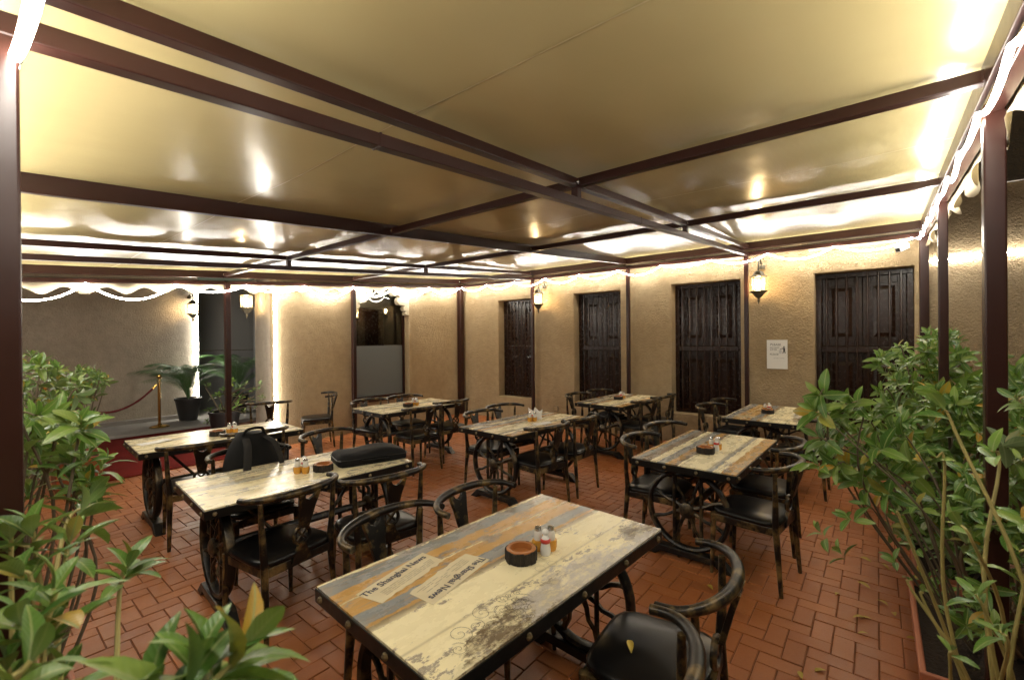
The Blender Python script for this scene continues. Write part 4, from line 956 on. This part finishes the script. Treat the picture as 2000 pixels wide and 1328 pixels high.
shrub('small tree with a clear trunk in the planter by the carpet', (.86, 7.15, .34), cr, 9, 200, stem_share=.35, trunk=([(.86,7.15,.34),(.83,7.17,.55),(.85,7.15,.8),(.90,7.14,1.05)], [.03,.026,.022,.014]))
# potted palms
def pot(label, x, y, r1, r0, h_, z0):
    t = thing('plant_pot', label, 'pot', (x, y, z0), 0, 'black plant pots')
    MB().lathe([(r0,0),(r1*.97,h_-.04),(r1*1.03,h_-.038),(r1*1.03,h_),(r1*.94,h_),(r1*.92,h_-.05)], (0,0,0), 24).build('tub', 'pot', t, smooth=True, angle=35)
    MB().lathe([(r1*.915,h_-.055),(.01,h_-.045)], (0,0,0), 24).build('soil', 'soil', t)
pot('black plastic pot holding a palm before the wall-end rope light', 3.0, 11.12, .235, .155, .46, .06); pot('black plastic pot beside the sand block side wall', 2.82, 8.55, .23, .17, .50, .015); pot('black plastic pot in the dark recess by the gate', 4.0, 11.3, .22, .16, .45, .06)
def palm(label, x, y, z, n, L, seed, bias=(0,0)):
    t = thing('palm', label, 'palm', (x, y, z), 0, 'potted palms'); rs = random.Random(seed)
    for k in range(n):
        a = k*2.4+rs.uniform(-.3,.3); el = R(rs.uniform(60, 86)); ln = L*rs.uniform(.8, 1.15); d = Vector((math.cos(a)+bias[0], math.sin(a)+bias[1], 0)).normalized(); pts = []
        for i in range(15):
            s = i/14; pts.append(d*(ln*s*math.cos(el)*(1+1.5*s*s))+Vector((0,0,ln*(s*math.sin(el)-.40*s**3))))
        MB().tube(pts, [.008*(1-.8*i/14) for i in range(15)], 5).build('frond_stalk', 'palm', t, smooth=True)
        m = MB()
        for i in range(3, 15):
            for j in (0, .33, .66):
                if i == 14 and j: continue
                p = pts[i] if not j else pts[i].lerp(pts[min(i+1, 14)], j); tn = (pts[min(i+1,14)]-pts[i-1]).normalized(); sd = tn.cross(Vector((0,0,1))).normalized(); ll = ln*.24*math.sin(math.pi*min(1, (i+j-1.5)/14))+.04
                for s_ in (-1, 1):
                    e = p+(sd*s_*.75+tn*.75)*ll-Vector((0,0,ll*.45)); w = tn*.006; mm = p.lerp(e, .5)+Vector((0,0,ll*.10))
                    m.add([p-w*.4, p+w*.4, mm+w, mm-w, e], [(0,1,2,3), (3,2,4)])
        m.build('frond', 'palm', t)
palm('potted palm arching before the wall-end rope light', 3.0, 11.12, .5, 16, 1.15, 3, (-.3,-.15)); palm('darker potted palm in the recess behind the far left post', 4.0, 11.3, .5, 18, 1.35, 5, (-.1,-.2))
dc = [(at(x, y, d), Vector((rs.gauss(0,.5), rs.gauss(0,.4), 1)), rs.randint(6, 10), .10) for x, y, d in [(452,745,7.4),(468,755,7.5),(480,748,7.4),(495,760,7.5),(508,748,7.5),(520,758,7.5),(512,775,7.4),(470,775,7.4),(455,770,7.5),(440,760,7.5),(425,770,7.5),(408,752,7.6),(415,775,7.6),(430,795,7.5),(448,798,7.4),(488,780,7.5),(463,790,7.3),(500,790,7.5),(478,800,7.4),(410,800,7.6),(425,815,7.6),(440,822,7.5),(405,822,7.7)]]
shrub('pale-barked flowering shrub in the pot beside the sand block', (2.82, 8.55, .46), dc, 12, 150, stem_r=.009, trunk=([(2.82,8.55,.46),(2.83,8.52,.58),(2.85,8.5,.72)], [.035,.03,.022]))
# fallen leaves
fl = [(1632,1162),(1666,1206),(1702,1209),(1696,1238),(1560,1311),(1614,1310),(1735,1183),(1745,1196),(1718,1100),(1680,1088),(1392,1152),(1770,1245),(1665,935),(1700,1150)]
for i, (px, py) in enumerate(fl):
    d = ray(px, py); p = EYE+d*((.006-H)/d.z); o = bpy.data.objects.new('fallen_leaf', LM[i % 3].copy()); o.data.materials[0] = M['dryleaf']; C.objects.link(o)
    s = .065*random.uniform(.8, 1.2); o.scale = (s*1.1, s, s); o.location = (p.x, p.y, .009); o.rotation_euler = (R(random.uniform(0,12)), R(random.uniform(-15,15)), random.uniform(0, 6.28))
    tag(o, 'small dry yellow leaf fallen on the brick floor at right', 'leaf', 'fallen leaves on the bricks')
o = bpy.data.objects.new('fallen_leaf', LM[1].copy()); o.data.materials[0] = M['dryleaf']; C.objects.link(o); o.scale = (.07,.08,.08); o.location = (1.60, .73, .487); o.rotation_euler = (0, 0, R(-60)); tag(o, 'yellow leaf lying on the black seat at lower right', 'leaf')
